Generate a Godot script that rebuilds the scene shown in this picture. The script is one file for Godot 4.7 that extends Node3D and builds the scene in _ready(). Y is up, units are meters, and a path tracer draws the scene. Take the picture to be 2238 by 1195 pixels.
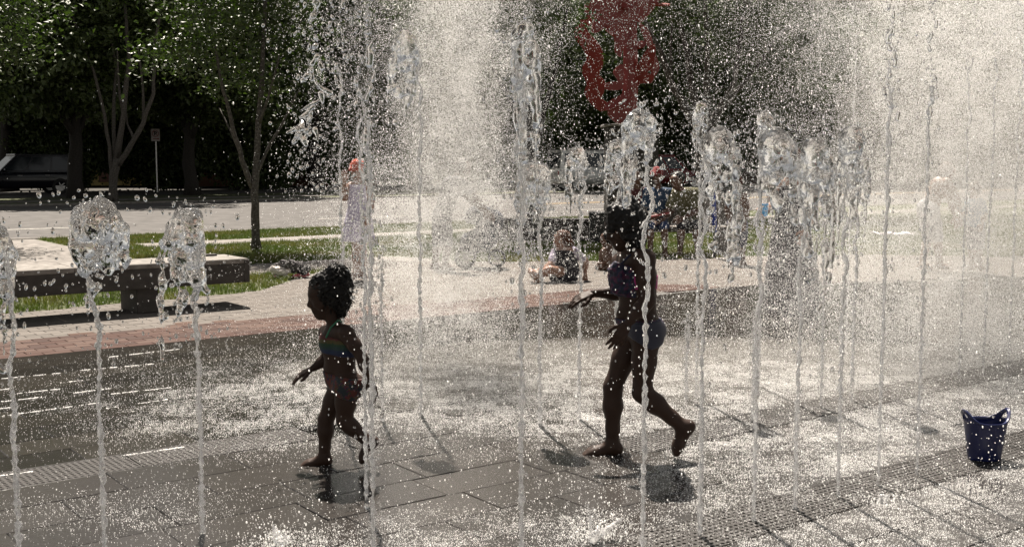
extends Node3D

# Camera model: 1.53 m above the ground, looking slightly down; F is the focal length in pixels of a 2238 px wide frame.
const F := 2500.0
const EYE := 1.53
const PITCH := 0.09987
const TDIR := Vector3(0.8, 0, -0.6)    # along the drain gratings, the bench and the road
const NDIR := Vector3(-0.6, 0, -0.8)   # across them, away from the viewer

var rng := RandomNumberGenerator.new()
var taken := {}
var M := {}
var bumpy := FastNoiseLite.new()


func ray(px: float, py: float) -> Vector3:
	var v := py - 597.5
	return Vector3(px - 1119.0, -v * cos(PITCH) - F * sin(PITCH), v * sin(PITCH) - F * cos(PITCH))

func at(px: float, py: float, dist: float) -> Vector3:
	var d := ray(px, py)
	return Vector3(0, EYE, 0) + d * (dist / -d.z)

func gp(px: float, py: float) -> Vector3:
	var d := ray(px, py)
	return Vector3(0, EYE, 0) + d * (-EYE / d.y)

func tn(t: float, n: float, y := 0.0) -> Vector3:
	return TDIR * t + NDIR * n + Vector3(0, y, 0)

func to_tn(p: Vector3) -> Vector2:
	return Vector2(p.dot(TDIR), p.dot(NDIR))

func foot(px: float, n: float) -> Vector3:
	var s := (px - 1119.0) / F
	var z := (n + 0.6 * s * 0.1525) / (0.8 - 0.6 * 0.995 * s)
	return Vector3(s * (0.995 * z + 0.1525), 0, -z)

func lin(r: float, g: float, b: float) -> Color:
	return Color(r, g, b).linear_to_srgb()


# ---------------------------------------------------------------- naming and tagging
func numbered(called: String) -> String:
	if not taken.has(called):
		taken[called] = 0
		return called
	taken[called] += 1
	return "%s_%03d" % [called, taken[called]]

func tag(o: Node, label := "", category := "", group := "", kind := "") -> Node:
	if label: o.set_meta("label", label)
	if category: o.set_meta("category", category)
	if group: o.set_meta("group", group)
	if kind: o.set_meta("kind", kind)
	return o

func thing(called: String, label: String, category: String, where := Vector3.ZERO, turn := 0.0, group := "") -> Node3D:
	var o := Node3D.new()
	o.name = numbered(called)
	add_child(o)
	o.position = where
	o.rotation.y = turn
	tag(o, label, category, group)
	return o

func put(called: String, mesh: Mesh, m: Material, parent: Node = null) -> MeshInstance3D:
	var o := MeshInstance3D.new()
	o.mesh = mesh
	o.material_override = m
	if parent == null:
		o.name = numbered(called)
		add_child(o)
	else:
		o.name = called
		var k := 0
		while parent.has_node(NodePath(o.name)):
			k += 1
			o.name = "%s_%03d" % [called, k]
		parent.add_child(o, true)
	return o

func quick(called: String, k: int, mesh: Mesh, m: Material, parent: Node) -> MeshInstance3D:
	var o := MeshInstance3D.new()
	o.mesh = mesh
	o.material_override = m
	o.name = called if k == 0 else "%s_%03d" % [called, k]
	parent.add_child(o, true)
	return o

func copies(called: String, mesh: Mesh, m: Material, buf: PackedFloat32Array, colours: bool, parent: Node = null) -> MultiMeshInstance3D:
	var mm := MultiMesh.new()
	mm.transform_format = MultiMesh.TRANSFORM_3D
	mm.use_colors = colours
	mm.mesh = mesh
	mm.instance_count = buf.size() / (16 if colours else 12)
	mm.buffer = buf
	var o := MultiMeshInstance3D.new()
	o.multimesh = mm
	o.material_override = m
	o.name = called if parent else numbered(called)
	o.set_meta("kind", "stuff")
	(parent if parent else self).add_child(o, true)
	return o

func row(buf: PackedFloat32Array, i: int, b: Basis, p: Vector3) -> void:
	buf[i] = b.x.x; buf[i + 1] = b.y.x; buf[i + 2] = b.z.x; buf[i + 3] = p.x
	buf[i + 4] = b.x.y; buf[i + 5] = b.y.y; buf[i + 6] = b.z.y; buf[i + 7] = p.y
	buf[i + 8] = b.x.z; buf[i + 9] = b.y.z; buf[i + 10] = b.z.z; buf[i + 11] = p.z


# ---------------------------------------------------------------- shapes
class Shape:
	var st := SurfaceTool.new()
	func _init() -> void:
		st.begin(Mesh.PRIMITIVE_TRIANGLES)
		st.set_smooth_group(-1)
	func smooth(on: bool) -> void:
		st.set_smooth_group(0 if on else -1)
	func tri(a: Vector3, b: Vector3, c: Vector3, away: Vector3) -> void:
		# wound so that the face looks away from the point given
		if (b - a).cross(c - a).dot((a + b + c) / 3.0 - away) > 0:
			st.add_vertex(a); st.add_vertex(c); st.add_vertex(b)
		else:
			st.add_vertex(a); st.add_vertex(b); st.add_vertex(c)
	func face(p: Array, away: Vector3) -> void:
		for i in range(1, p.size() - 1):
			tri(p[0], p[i], p[i + 1], away)
	func box(c: Vector3, size: Vector3, b := Basis(), bevel := 0.0) -> void:
		var h := size / 2.0
		var q := {}
		var e: float = minf(bevel, minf(h.x, minf(h.y, h.z)) * 0.9)
		for sx in [-1, 1]:
			for sy in [-1, 1]:
				for sz in [-1, 1]:
					var k := Vector3i(sx, sy, sz)
					if e <= 0.0:
						q[k] = [c + b * (h * Vector3(k)), c + b * (h * Vector3(k)), c + b * (h * Vector3(k))]
					else:
						q[k] = [c + b * ((h - Vector3(0, e, e)) * Vector3(k)), c + b * ((h - Vector3(e, 0, e)) * Vector3(k)), c + b * ((h - Vector3(e, e, 0)) * Vector3(k))]
		for s in [-1, 1]:
			face([q[Vector3i(s, -1, -1)][0], q[Vector3i(s, 1, -1)][0], q[Vector3i(s, 1, 1)][0], q[Vector3i(s, -1, 1)][0]], c)
			face([q[Vector3i(-1, s, -1)][1], q[Vector3i(1, s, -1)][1], q[Vector3i(1, s, 1)][1], q[Vector3i(-1, s, 1)][1]], c)
			face([q[Vector3i(-1, -1, s)][2], q[Vector3i(1, -1, s)][2], q[Vector3i(1, 1, s)][2], q[Vector3i(-1, 1, s)][2]], c)
		if e > 0.0:
			for u in [-1, 1]:
				for w in [-1, 1]:
					face([q[Vector3i(-1, u, w)][1], q[Vector3i(1, u, w)][1], q[Vector3i(1, u, w)][2], q[Vector3i(-1, u, w)][2]], c)
					face([q[Vector3i(u, -1, w)][0], q[Vector3i(u, 1, w)][0], q[Vector3i(u, 1, w)][2], q[Vector3i(u, -1, w)][2]], c)
					face([q[Vector3i(u, w, -1)][0], q[Vector3i(u, w, 1)][0], q[Vector3i(u, w, 1)][1], q[Vector3i(u, w, -1)][1]], c)
			for k in q:
				tri(q[k][0], q[k][1], q[k][2], c)
	func tube(p: Array, r: Array, sides := 8, caps := true) -> void:
		var n := p.size()
		var rings := []
		var up := Vector3(0.31, 0.2, 0.93)
		for i in n:
			var d: Vector3 = (p[mini(i + 1, n - 1)] - p[maxi(i - 1, 0)]).normalized()
			up = (up - d * up.dot(d))
			if up.length() < 0.05: up = d.cross(Vector3(0.7, 0.1, 0.7))
			up = up.normalized()
			var side := d.cross(up)
			var ring := []
			for j in sides:
				var a := TAU * j / sides
				ring.append(p[i] + (up * cos(a) + side * sin(a)) * float(r[i]))
			rings.append(ring)
		for i in n - 1:
			var mid: Vector3 = (p[i] + p[i + 1]) / 2.0
			for j in sides:
				var k := (j + 1) % sides
				tri(rings[i][j], rings[i][k], rings[i + 1][k], mid)
				tri(rings[i][j], rings[i + 1][k], rings[i + 1][j], mid)
		if caps:
			for j in range(1, sides - 1):
				tri(rings[0][0], rings[0][j], rings[0][j + 1], p[1])
				tri(rings[n - 1][0], rings[n - 1][j], rings[n - 1][j + 1], p[n - 2])
	func ball(c: Vector3, r: Vector3, b := Basis(), rings := 6, sides := 10) -> void:
		var q := []
		for i in rings + 1:
			var l := []
			for j in sides:
				var u := PI * i / rings
				var w := TAU * j / sides
				l.append(c + b * Vector3(r.x * sin(u) * cos(w), r.y * cos(u), r.z * sin(u) * sin(w)))
			q.append(l)
		for i in rings:
			for j in sides:
				var k := (j + 1) % sides
				if i > 0: tri(q[i][j], q[i][k], q[i + 1][j], c)
				if i < rings - 1: tri(q[i][k], q[i + 1][k], q[i + 1][j], c)
	func lathe(c: Vector3, prof: Array, b := Basis(), sides := 20) -> void:
		# prof: Vector2(radius, height), an outline that closes on the axis or on itself
		for i in prof.size() - 1:
			var p0: Vector2 = prof[i]
			var p1: Vector2 = prof[i + 1]
			var nx := Vector2(p1.y - p0.y, -(p1.x - p0.x))
			for j in sides:
				var a0 := TAU * j / sides
				var a1 := TAU * (j + 1) / sides
				var d0 := Vector3(cos(a0), 0, sin(a0))
				var d1 := Vector3(cos(a1), 0, sin(a1))
				var q := [c + b * (d0 * p0.x + Vector3(0, p0.y, 0)), c + b * (d1 * p0.x + Vector3(0, p0.y, 0)), c + b * (d1 * p1.x + Vector3(0, p1.y, 0)), c + b * (d0 * p1.x + Vector3(0, p1.y, 0))]
				var out := b * ((d0 + d1) * 0.5 * nx.x + Vector3(0, nx.y, 0))
				var mid: Vector3 = (q[0] + q[1] + q[2] + q[3]) / 4.0
				if p0.x > 1e-5: tri(q[0], q[1], q[2], mid - out * 100.0)
				if p1.x > 1e-5: tri(q[0], q[2], q[3], mid - out * 100.0)
	func plate(outline: PackedVector2Array, tr: Transform3D, thick: float) -> void:
		var ix := Geometry2D.triangulate_polygon(outline)
		var f := tr.basis.z * thick / 2.0
		for i in range(0, ix.size(), 3):
			var a := tr * Vector3(outline[ix[i]].x, outline[ix[i]].y, 0)
			var b := tr * Vector3(outline[ix[i + 1]].x, outline[ix[i + 1]].y, 0)
			var c := tr * Vector3(outline[ix[i + 2]].x, outline[ix[i + 2]].y, 0)
			tri(a + f, b + f, c + f, (a + b + c) / 3.0)
			tri(a - f, b - f, c - f, (a + b + c) / 3.0)
		var turn := 1.0 if Geometry2D.is_polygon_clockwise(outline) else -1.0
		for i in outline.size():
			var p := outline[i]
			var q := outline[(i + 1) % outline.size()]
			var o := (q - p).orthogonal() * turn
			var a := tr * Vector3(p.x, p.y, 0)
			var b := tr * Vector3(q.x, q.y, 0)
			var away := (a + b) / 2.0 + tr.basis * Vector3(o.x, o.y, 0) * 10.0
			face([a + f, b + f, b - f, a - f], away)
	func done() -> ArrayMesh:
		st.generate_normals()
		st.index()
		return st.commit()


func sheet(poly: Array, y: float) -> ArrayMesh:
	# a flat piece of ground
	var flat := PackedVector2Array()
	for p in poly: flat.append(Vector2(p.x, p.z))
	var s := Shape.new()
	var ix := Geometry2D.triangulate_polygon(flat)
	for i in range(0, ix.size(), 3):
		var a := Vector3(flat[ix[i]].x, y, flat[ix[i]].y)
		var b := Vector3(flat[ix[i + 1]].x, y, flat[ix[i + 1]].y)
		var c := Vector3(flat[ix[i + 2]].x, y, flat[ix[i + 2]].y)
		s.tri(a, b, c, Vector3(a.x, y - 100.0, a.z))
	return s.done()

func slab(poly: Array, y: float, thick: float) -> ArrayMesh:
	var flat := PackedVector2Array()
	for p in poly: flat.append(Vector2(p.x, -p.z))
	var s := Shape.new()
	s.plate(flat, Transform3D(Basis(Vector3.RIGHT, Vector3(0, 0, -1), Vector3.UP), Vector3(0, y - thick / 2.0, 0)), thick)
	return s.done()


# Distances to tapered capsules joined with a smooth minimum, meshed as surface nets.
# bones: [a, b, radius at a, radius at b]; planes cut the shape; colour(p) may tint each vertex.
func blob(bones: Array, cell: float, k: float, off := Vector3.ZERO, o := {}) -> ArrayMesh:
	var lo := Vector3.INF
	var hi := -Vector3.INF
	var infl: float = o.get("inflate", 0.0)
	var amp: float = o.get("amp", 0.0)
	var planes: Array = o.get("planes", [])
	for b in bones:
		var r: float = maxf(b[2], b[3]) + infl + amp + k * 2.0 + 2.5 * cell
		lo = lo.min(b[0] - Vector3.ONE * r).min(b[1] - Vector3.ONE * r)
		hi = hi.max(b[0] + Vector3.ONE * r).max(b[1] + Vector3.ONE * r)
	var nx := int((hi.x - lo.x) / cell) + 2
	var ny := int((hi.y - lo.y) / cell) + 2
	var nz := int((hi.z - lo.z) / cell) + 2
	var sum := PackedFloat32Array()
	sum.resize(nx * ny * nz)
	for b in bones:
		var a: Vector3 = b[0]
		var e: Vector3 = b[1]
		var ra: float = b[2]
		var rb: float = b[3]
		var d := e - a
		var dd := maxf(d.dot(d), 1e-9)
		var reach := maxf(ra, rb) + infl + amp + k * 2.6 + 1.8 * cell
		var inv := -1.0 / k
		var slope := rb - ra
		var reach2 := reach * reach
		var du := d / dd
		var i0 := Vector3i((a.min(e) - Vector3.ONE * reach - lo) / cell)
		var i1 := Vector3i((a.max(e) + Vector3.ONE * reach - lo) / cell)
		i0 = i0.max(Vector3i.ZERO)
		i1 = i1.min(Vector3i(nx - 1, ny - 1, nz - 1))
		for z in range(i0.z, i1.z + 1):
			for y in range(i0.y, i1.y + 1):
				var at0 := nx * (y + ny * z)
				var p := lo + Vector3(i0.x, y, z) * cell - a
				for x in range(i0.x, i1.x + 1):
					var h := clampf(p.dot(du), 0.0, 1.0)
					var l2 := (p - d * h).length_squared()
					if l2 < reach2:
						sum[at0 + x] += exp((sqrt(l2) - ra - slope * h) * inv)
					p.x += cell
	var f := PackedFloat32Array()
	f.resize(sum.size())
	var noise: FastNoiseLite = o.get("noise", bumpy)
	f.fill(1.0)
	var i := -1
	var band := amp + 2.0 * cell
	for z in nz:
		for y in ny:
			for x in nx:
				i += 1
				var s := sum[i]
				if s == 0.0: continue
				var v := -k * log(s) - infl
				if v < band:
					if amp > 0.0 and v > -band: v += noise.get_noise_3dv(lo + Vector3(x, y, z) * cell) * amp
					if planes:
						var p := lo + Vector3(x, y, z) * cell
						for q in planes: v = maxf(v, q.distance_to(p))
				f[i] = v
	var vert := PackedVector3Array()
	var norm := PackedVector3Array()
	var cols := PackedColorArray()
	var index := PackedInt32Array()
	var where := PackedInt32Array()
	where.resize(f.size())
	where.fill(-1)
	var tint = o.get("colour")
	var deep := -4.0 * cell - amp
	for z in nz - 1:
		for y in ny - 1:
			i = nx * (y + ny * z) - 1
			for x in nx - 1:
				i += 1
				var c0 := f[i]
				if c0 == 1.0 or c0 < deep: continue
				var c1 := f[i + 1]; var c2 := f[i + nx]; var c3 := f[i + nx + 1]
				var j := i + nx * ny
				var c4 := f[j]; var c5 := f[j + 1]; var c6 := f[j + nx]; var c7 := f[j + nx + 1]
				if c0 < 0.0:
					if c1 < 0.0 and c2 < 0.0 and c3 < 0.0 and c4 < 0.0 and c5 < 0.0 and c6 < 0.0 and c7 < 0.0: continue
				elif c1 >= 0.0 and c2 >= 0.0 and c3 >= 0.0 and c4 >= 0.0 and c5 >= 0.0 and c6 >= 0.0 and c7 >= 0.0: continue
				var acc := Vector3.ZERO
				var cnt := 0
				if (c0 < 0) != (c1 < 0): acc += Vector3(c0 / (c0 - c1), 0, 0); cnt += 1
				if (c2 < 0) != (c3 < 0): acc += Vector3(c2 / (c2 - c3), 1, 0); cnt += 1
				if (c4 < 0) != (c5 < 0): acc += Vector3(c4 / (c4 - c5), 0, 1); cnt += 1
				if (c6 < 0) != (c7 < 0): acc += Vector3(c6 / (c6 - c7), 1, 1); cnt += 1
				if (c0 < 0) != (c2 < 0): acc += Vector3(0, c0 / (c0 - c2), 0); cnt += 1
				if (c1 < 0) != (c3 < 0): acc += Vector3(1, c1 / (c1 - c3), 0); cnt += 1
				if (c4 < 0) != (c6 < 0): acc += Vector3(0, c4 / (c4 - c6), 1); cnt += 1
				if (c5 < 0) != (c7 < 0): acc += Vector3(1, c5 / (c5 - c7), 1); cnt += 1
				if (c0 < 0) != (c4 < 0): acc += Vector3(0, 0, c0 / (c0 - c4)); cnt += 1
				if (c1 < 0) != (c5 < 0): acc += Vector3(1, 0, c1 / (c1 - c5)); cnt += 1
				if (c2 < 0) != (c6 < 0): acc += Vector3(0, 1, c2 / (c2 - c6)); cnt += 1
				if (c3 < 0) != (c7 < 0): acc += Vector3(1, 1, c3 / (c3 - c7)); cnt += 1
				where[i] = vert.size()
				var p := lo + (Vector3(x, y, z) + acc / cnt) * cell
				vert.append(p - off)
				norm.append(Vector3(c1 + c3 + c5 + c7 - c0 - c2 - c4 - c6, c2 + c3 + c6 + c7 - c0 - c1 - c4 - c5, c4 + c5 + c6 + c7 - c0 - c1 - c2 - c3).normalized())
				if tint != null: cols.append(tint.call(p))
	var dirs := PackedInt32Array([1, nx, nx * ny])
	for z in range(1, nz - 1):
		for y in range(1, ny - 1):
			i = nx * (y + ny * z)
			for x in range(1, nx - 1):
				i += 1
				var v := f[i]
				if v == 1.0 or v < deep: continue
				var here := v < 0.0
				for axis in 3:
					if here == (f[i + dirs[axis]] < 0.0): continue
					var u := dirs[(axis + 1) % 3]
					var w := dirs[(axis + 2) % 3]
					var a := where[i - u - w]
					var b := where[i - w]
					var c := where[i]
					var d := where[i - u]
					if here: index.append_array([a, c, b, a, d, c])
					else: index.append_array([a, b, c, a, c, d])
	var arr := []
	arr.resize(Mesh.ARRAY_MAX)
	arr[Mesh.ARRAY_VERTEX] = vert
	arr[Mesh.ARRAY_NORMAL] = norm
	if tint != null: arr[Mesh.ARRAY_COLOR] = cols
	arr[Mesh.ARRAY_INDEX] = index
	var me := ArrayMesh.new()
	me.add_surface_from_arrays(Mesh.PRIMITIVE_TRIANGLES, arr)
	return me

func joined(list: Array) -> ArrayMesh:
	# several meshes as one surface
	var v := PackedVector3Array()
	var n := PackedVector3Array()
	var ix := PackedInt32Array()
	for m in list:
		var a: Array = m.surface_get_arrays(0)
		var first := v.size()
		v.append_array(a[Mesh.ARRAY_VERTEX])
		n.append_array(a[Mesh.ARRAY_NORMAL])
		for i in a[Mesh.ARRAY_INDEX]: ix.append(i + first)
	var arr := []
	arr.resize(Mesh.ARRAY_MAX)
	arr[Mesh.ARRAY_VERTEX] = v
	arr[Mesh.ARRAY_NORMAL] = n
	arr[Mesh.ARRAY_INDEX] = ix
	var me := ArrayMesh.new()
	me.add_surface_from_arrays(Mesh.PRIMITIVE_TRIANGLES, arr)
	return me


# ---------------------------------------------------------------- materials
func noise_tex(freq: float, octaves: int, sd: int, lo: Color, hi: Color, size := 512, kind := FastNoiseLite.TYPE_SIMPLEX_SMOOTH, mid := -1.0) -> NoiseTexture2D:
	var n := FastNoiseLite.new()
	n.noise_type = kind
	n.seed = sd
	n.frequency = freq
	n.fractal_octaves = octaves
	var t := NoiseTexture2D.new()
	t.width = size
	t.height = size
	t.seamless = true
	t.noise = n
	var ramp := Gradient.new()
	ramp.set_color(0, lo)
	ramp.set_color(1, hi)
	if mid > 0.0:
		ramp.set_offset(0, mid - 0.12)
		ramp.set_offset(1, mid + 0.12)
	t.color_ramp = ramp
	return t

func mat(c: Color, rough := 0.8, o := {}) -> StandardMaterial3D:
	var m := StandardMaterial3D.new()
	m.albedo_color = c
	m.roughness = rough
	m.metallic = o.get("metal", 0.0)
	m.metallic_specular = o.get("spec", 0.5)
	if o.has("tex"):
		m.albedo_texture = o.tex
		m.uv1_triplanar = true
		m.uv1_world_triplanar = true
		m.uv1_scale = Vector3.ONE * float(o.get("scale", 1.0))
	if o.has("height"):
		m.heightmap_enabled = true
		m.heightmap_texture = o.height
		m.heightmap_scale = o.get("depth", 0.2)
		m.uv1_triplanar = true
		m.uv1_world_triplanar = true
		m.uv1_scale = Vector3.ONE * float(o.get("scale", 1.0))
	if o.has("rough_tex"):
		m.roughness_texture = o.rough_tex
	if o.get("vertex", false): m.vertex_color_use_as_albedo = true
	if o.has("back"):
		m.backlight_enabled = true
		m.backlight = o.back
	if o.has("rim"):
		m.rim_enabled = true
		m.rim = o.rim
	return m

func water(rough := 0.02, milk := 0.0) -> StandardMaterial3D:
	var m := StandardMaterial3D.new()
	m.albedo_color = Color(1, 1, 1, milk)
	m.roughness = rough
	m.transparency = BaseMaterial3D.TRANSPARENCY_ALPHA
	m.refraction_enabled = true
	m.refraction_scale = 0.033
	return m

func make_materials() -> void:
	var grain := noise_tex(0.35, 2, 3, Color(0.72, 0.72, 0.72), Color(1, 1, 1))
	var patch := noise_tex(0.02, 5, 5, Color(0.62, 0.61, 0.59), Color(1, 1, 1))
	var ripple := noise_tex(0.07, 3, 8, Color.BLACK, Color.WHITE)
	var sheen := noise_tex(0.012, 5, 9, Color(0.45, 0.45, 0.45), Color(1, 1, 1))
	var barky := noise_tex(0.03, 5, 12, Color(0.3, 0.28, 0.26), Color(1, 1, 1))
	M.soil = mat(lin(0.045, 0.04, 0.032), 0.95, {"tex": patch, "scale": 0.4})
	M.asphalt = mat(lin(0.088, 0.081, 0.076), 0.9, {"tex": patch, "scale": 0.17, "height": grain, "depth": 0.25})
	M.concrete = mat(lin(0.21, 0.19, 0.172), 0.85, {"tex": patch, "scale": 0.35})
	M.kerb = mat(lin(0.24, 0.22, 0.2), 0.85, {"tex": patch, "scale": 0.8})
	M.paint = mat(lin(0.62, 0.6, 0.55), 0.7, {"tex": patch, "scale": 0.8})
	M.yellow_paint = mat(lin(0.6, 0.36, 0.06), 0.7, {"tex": patch, "scale": 0.8})
	M.mortar = mat(lin(0.06, 0.053, 0.045), 0.6, {"tex": grain, "scale": 2.0})
	M.drain = mat(lin(0.012, 0.011, 0.01), 0.4)
	M.tiles = []
	for v in 5:
		var m := mat(lin(0.05, 0.046, 0.043) * [1.0, 1.06, 0.95, 1.03, 1.1][v], 0.15, {"tex": grain, "scale": 1.3 + 0.07 * v, "height": ripple, "depth": 0.06, "rough_tex": sheen})
		m.uv1_offset = Vector3(0.17, 0.31, 0.23) * v
		M.tiles.append(m)
	M.wet_reflection_tiles = []  # wet stone, its colour also darkened to paint in the mirrored dark trees
	for v in 3:
		var m := mat(lin(0.03, 0.027, 0.023) * [1.0, 1.15, 0.85][v], 0.2, {"tex": grain, "scale": 1.3 + 0.07 * v, "height": ripple, "depth": 0.06, "rough_tex": sheen})
		m.uv1_offset = Vector3(0.37, 0.11, 0.53) * v
		M.wet_reflection_tiles.append(m)
	M.bricks = []
	for v in 5:
		M.bricks.append(mat([lin(0.085, 0.047, 0.036), lin(0.075, 0.038, 0.029), lin(0.11, 0.068, 0.054), lin(0.09, 0.055, 0.044), lin(0.062, 0.034, 0.027)][v], 0.75, {"spec": 0.25, "tex": grain, "scale": 1.5}))
	M.paver = mat(Color(1, 1, 1), 0.85, {"spec": 0.25, "vertex": true, "tex": grain, "scale": 1.5})
	M.steel = mat(lin(0.045, 0.04, 0.036), 0.4, {"metal": 0.2, "tex": grain, "scale": 2.0})
	M.grass = mat(Color(1, 1, 1), 0.7, {"vertex": true, "back": lin(0.35, 0.4, 0.1)})
	M.lawn = mat(lin(0.075, 0.088, 0.025), 0.95, {"tex": patch, "scale": 0.9})
	M.bark = mat(lin(0.16, 0.145, 0.125), 0.9, {"tex": barky, "scale": 1.1, "height": barky, "depth": 0.8})
	M.bark_dark = mat(lin(0.05, 0.043, 0.036), 0.9, {"tex": barky, "scale": 1.1})
	M.leaf = mat(Color(1, 1, 1), 0.5, {"vertex": true, "back": Color(0.56, 0.68, 0.2)})
	M.water = water(0.03)
	M.stream = water(0.08, 0.22)
	M.froth = water(0.3, 0.4)
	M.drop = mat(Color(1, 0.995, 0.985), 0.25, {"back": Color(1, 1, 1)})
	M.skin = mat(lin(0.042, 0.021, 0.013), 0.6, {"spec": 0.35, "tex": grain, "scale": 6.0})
	M.skin_fair = mat(lin(0.22, 0.12, 0.08), 0.5)
	M.skin_mid = mat(lin(0.09, 0.045, 0.027), 0.5)
	M.hair = mat(lin(0.006, 0.005, 0.004), 0.5, {"spec": 0.35})
	M.hair_red = mat(lin(0.06, 0.022, 0.01), 0.6, {"spec": 0.3})
	M.eye = mat(lin(0.4, 0.38, 0.35), 0.2)
	M.iris = mat(lin(0.01, 0.006, 0.004), 0.2)
	M.print = mat(Color(1, 1, 1), 0.7, {"vertex": true})
	M.navy = mat(lin(0.008, 0.012, 0.06), 0.3)
	M.red_steel = mat(lin(0.24, 0.016, 0.006), 0.4, {"tex": grain, "scale": 0.9})
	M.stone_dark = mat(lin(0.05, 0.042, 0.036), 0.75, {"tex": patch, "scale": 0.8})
	M.glass_dark = mat(lin(0.02, 0.025, 0.03), 0.08)
	M.rubber = mat(lin(0.015, 0.015, 0.015), 0.8)
	M.chrome = mat(lin(0.4, 0.4, 0.4), 0.3, {"metal": 0.9})
	M.white = mat(lin(0.7, 0.69, 0.66), 0.5)
	M.black = mat(lin(0.012, 0.012, 0.012), 0.6)
	M.sign_red = mat(lin(0.2, 0.03, 0.03), 0.6)


func _ready() -> void:
	rng.seed = 20240
	bumpy.seed = 4
	bumpy.frequency = 30.0
	bumpy.fractal_octaves = 2
	# camera
	var cam := Camera3D.new()
	cam.name = "camera"
	cam.position = Vector3(0, EYE, 0)
	cam.rotation.x = -PITCH
	cam.fov = rad_to_deg(2.0 * atan(597.5 / F))
	cam.near = 0.1
	cam.far = 600.0
	add_child(cam)
	# sky, exposure
	var we := WorldEnvironment.new()
	we.name = "environment"
	var e := Environment.new()
	e.background_mode = Environment.BG_SKY
	var sky := Sky.new()
	var sm := ProceduralSkyMaterial.new()
	sm.sky_top_color = Color(0.455, 0.46, 0.468)
	sm.sky_horizon_color = Color(0.78, 0.77, 0.74)
	sm.ground_horizon_color = Color(0.4, 0.39, 0.37)
	sm.ground_bottom_color = Color(0.2, 0.19, 0.17)
	sm.sky_curve = 0.12
	sky.sky_material = sm
	e.sky = sky
	e.background_energy_multiplier = 0.5
	e.tonemap_mode = Environment.TONE_MAPPER_LINEAR
	e.tonemap_exposure = 3.0
	e.volumetric_fog_enabled = true
	e.volumetric_fog_density = 0.0
	e.sdfgi_enabled = true
	e.ssao_enabled = true
	e.ssil_enabled = true
	we.environment = e
	add_child(we)
	# sun: high, behind the scene and slightly to the left
	var sun := DirectionalLight3D.new()
	sun.name = "sun"
	sun.light_energy = 1.5
	sun.light_color = Color(1.0, 0.96, 0.91)
	sun.light_angular_distance = 0.5
	sun.shadow_enabled = true
	var el := deg_to_rad(61.0)
	sun.look_at_from_position(Vector3(-0.22 * cos(el), sin(el), -cos(el)) * 50.0, Vector3.ZERO)
	add_child(sun)

	make_materials()
	build_fountain_floor()
	build_ground()
	build_bench()
	build_trees()
	build_street()
	build_sculpture()
	build_people_behind()
	build_girls()
	build_bucket()
	build_jets()
	build_spray()


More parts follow.
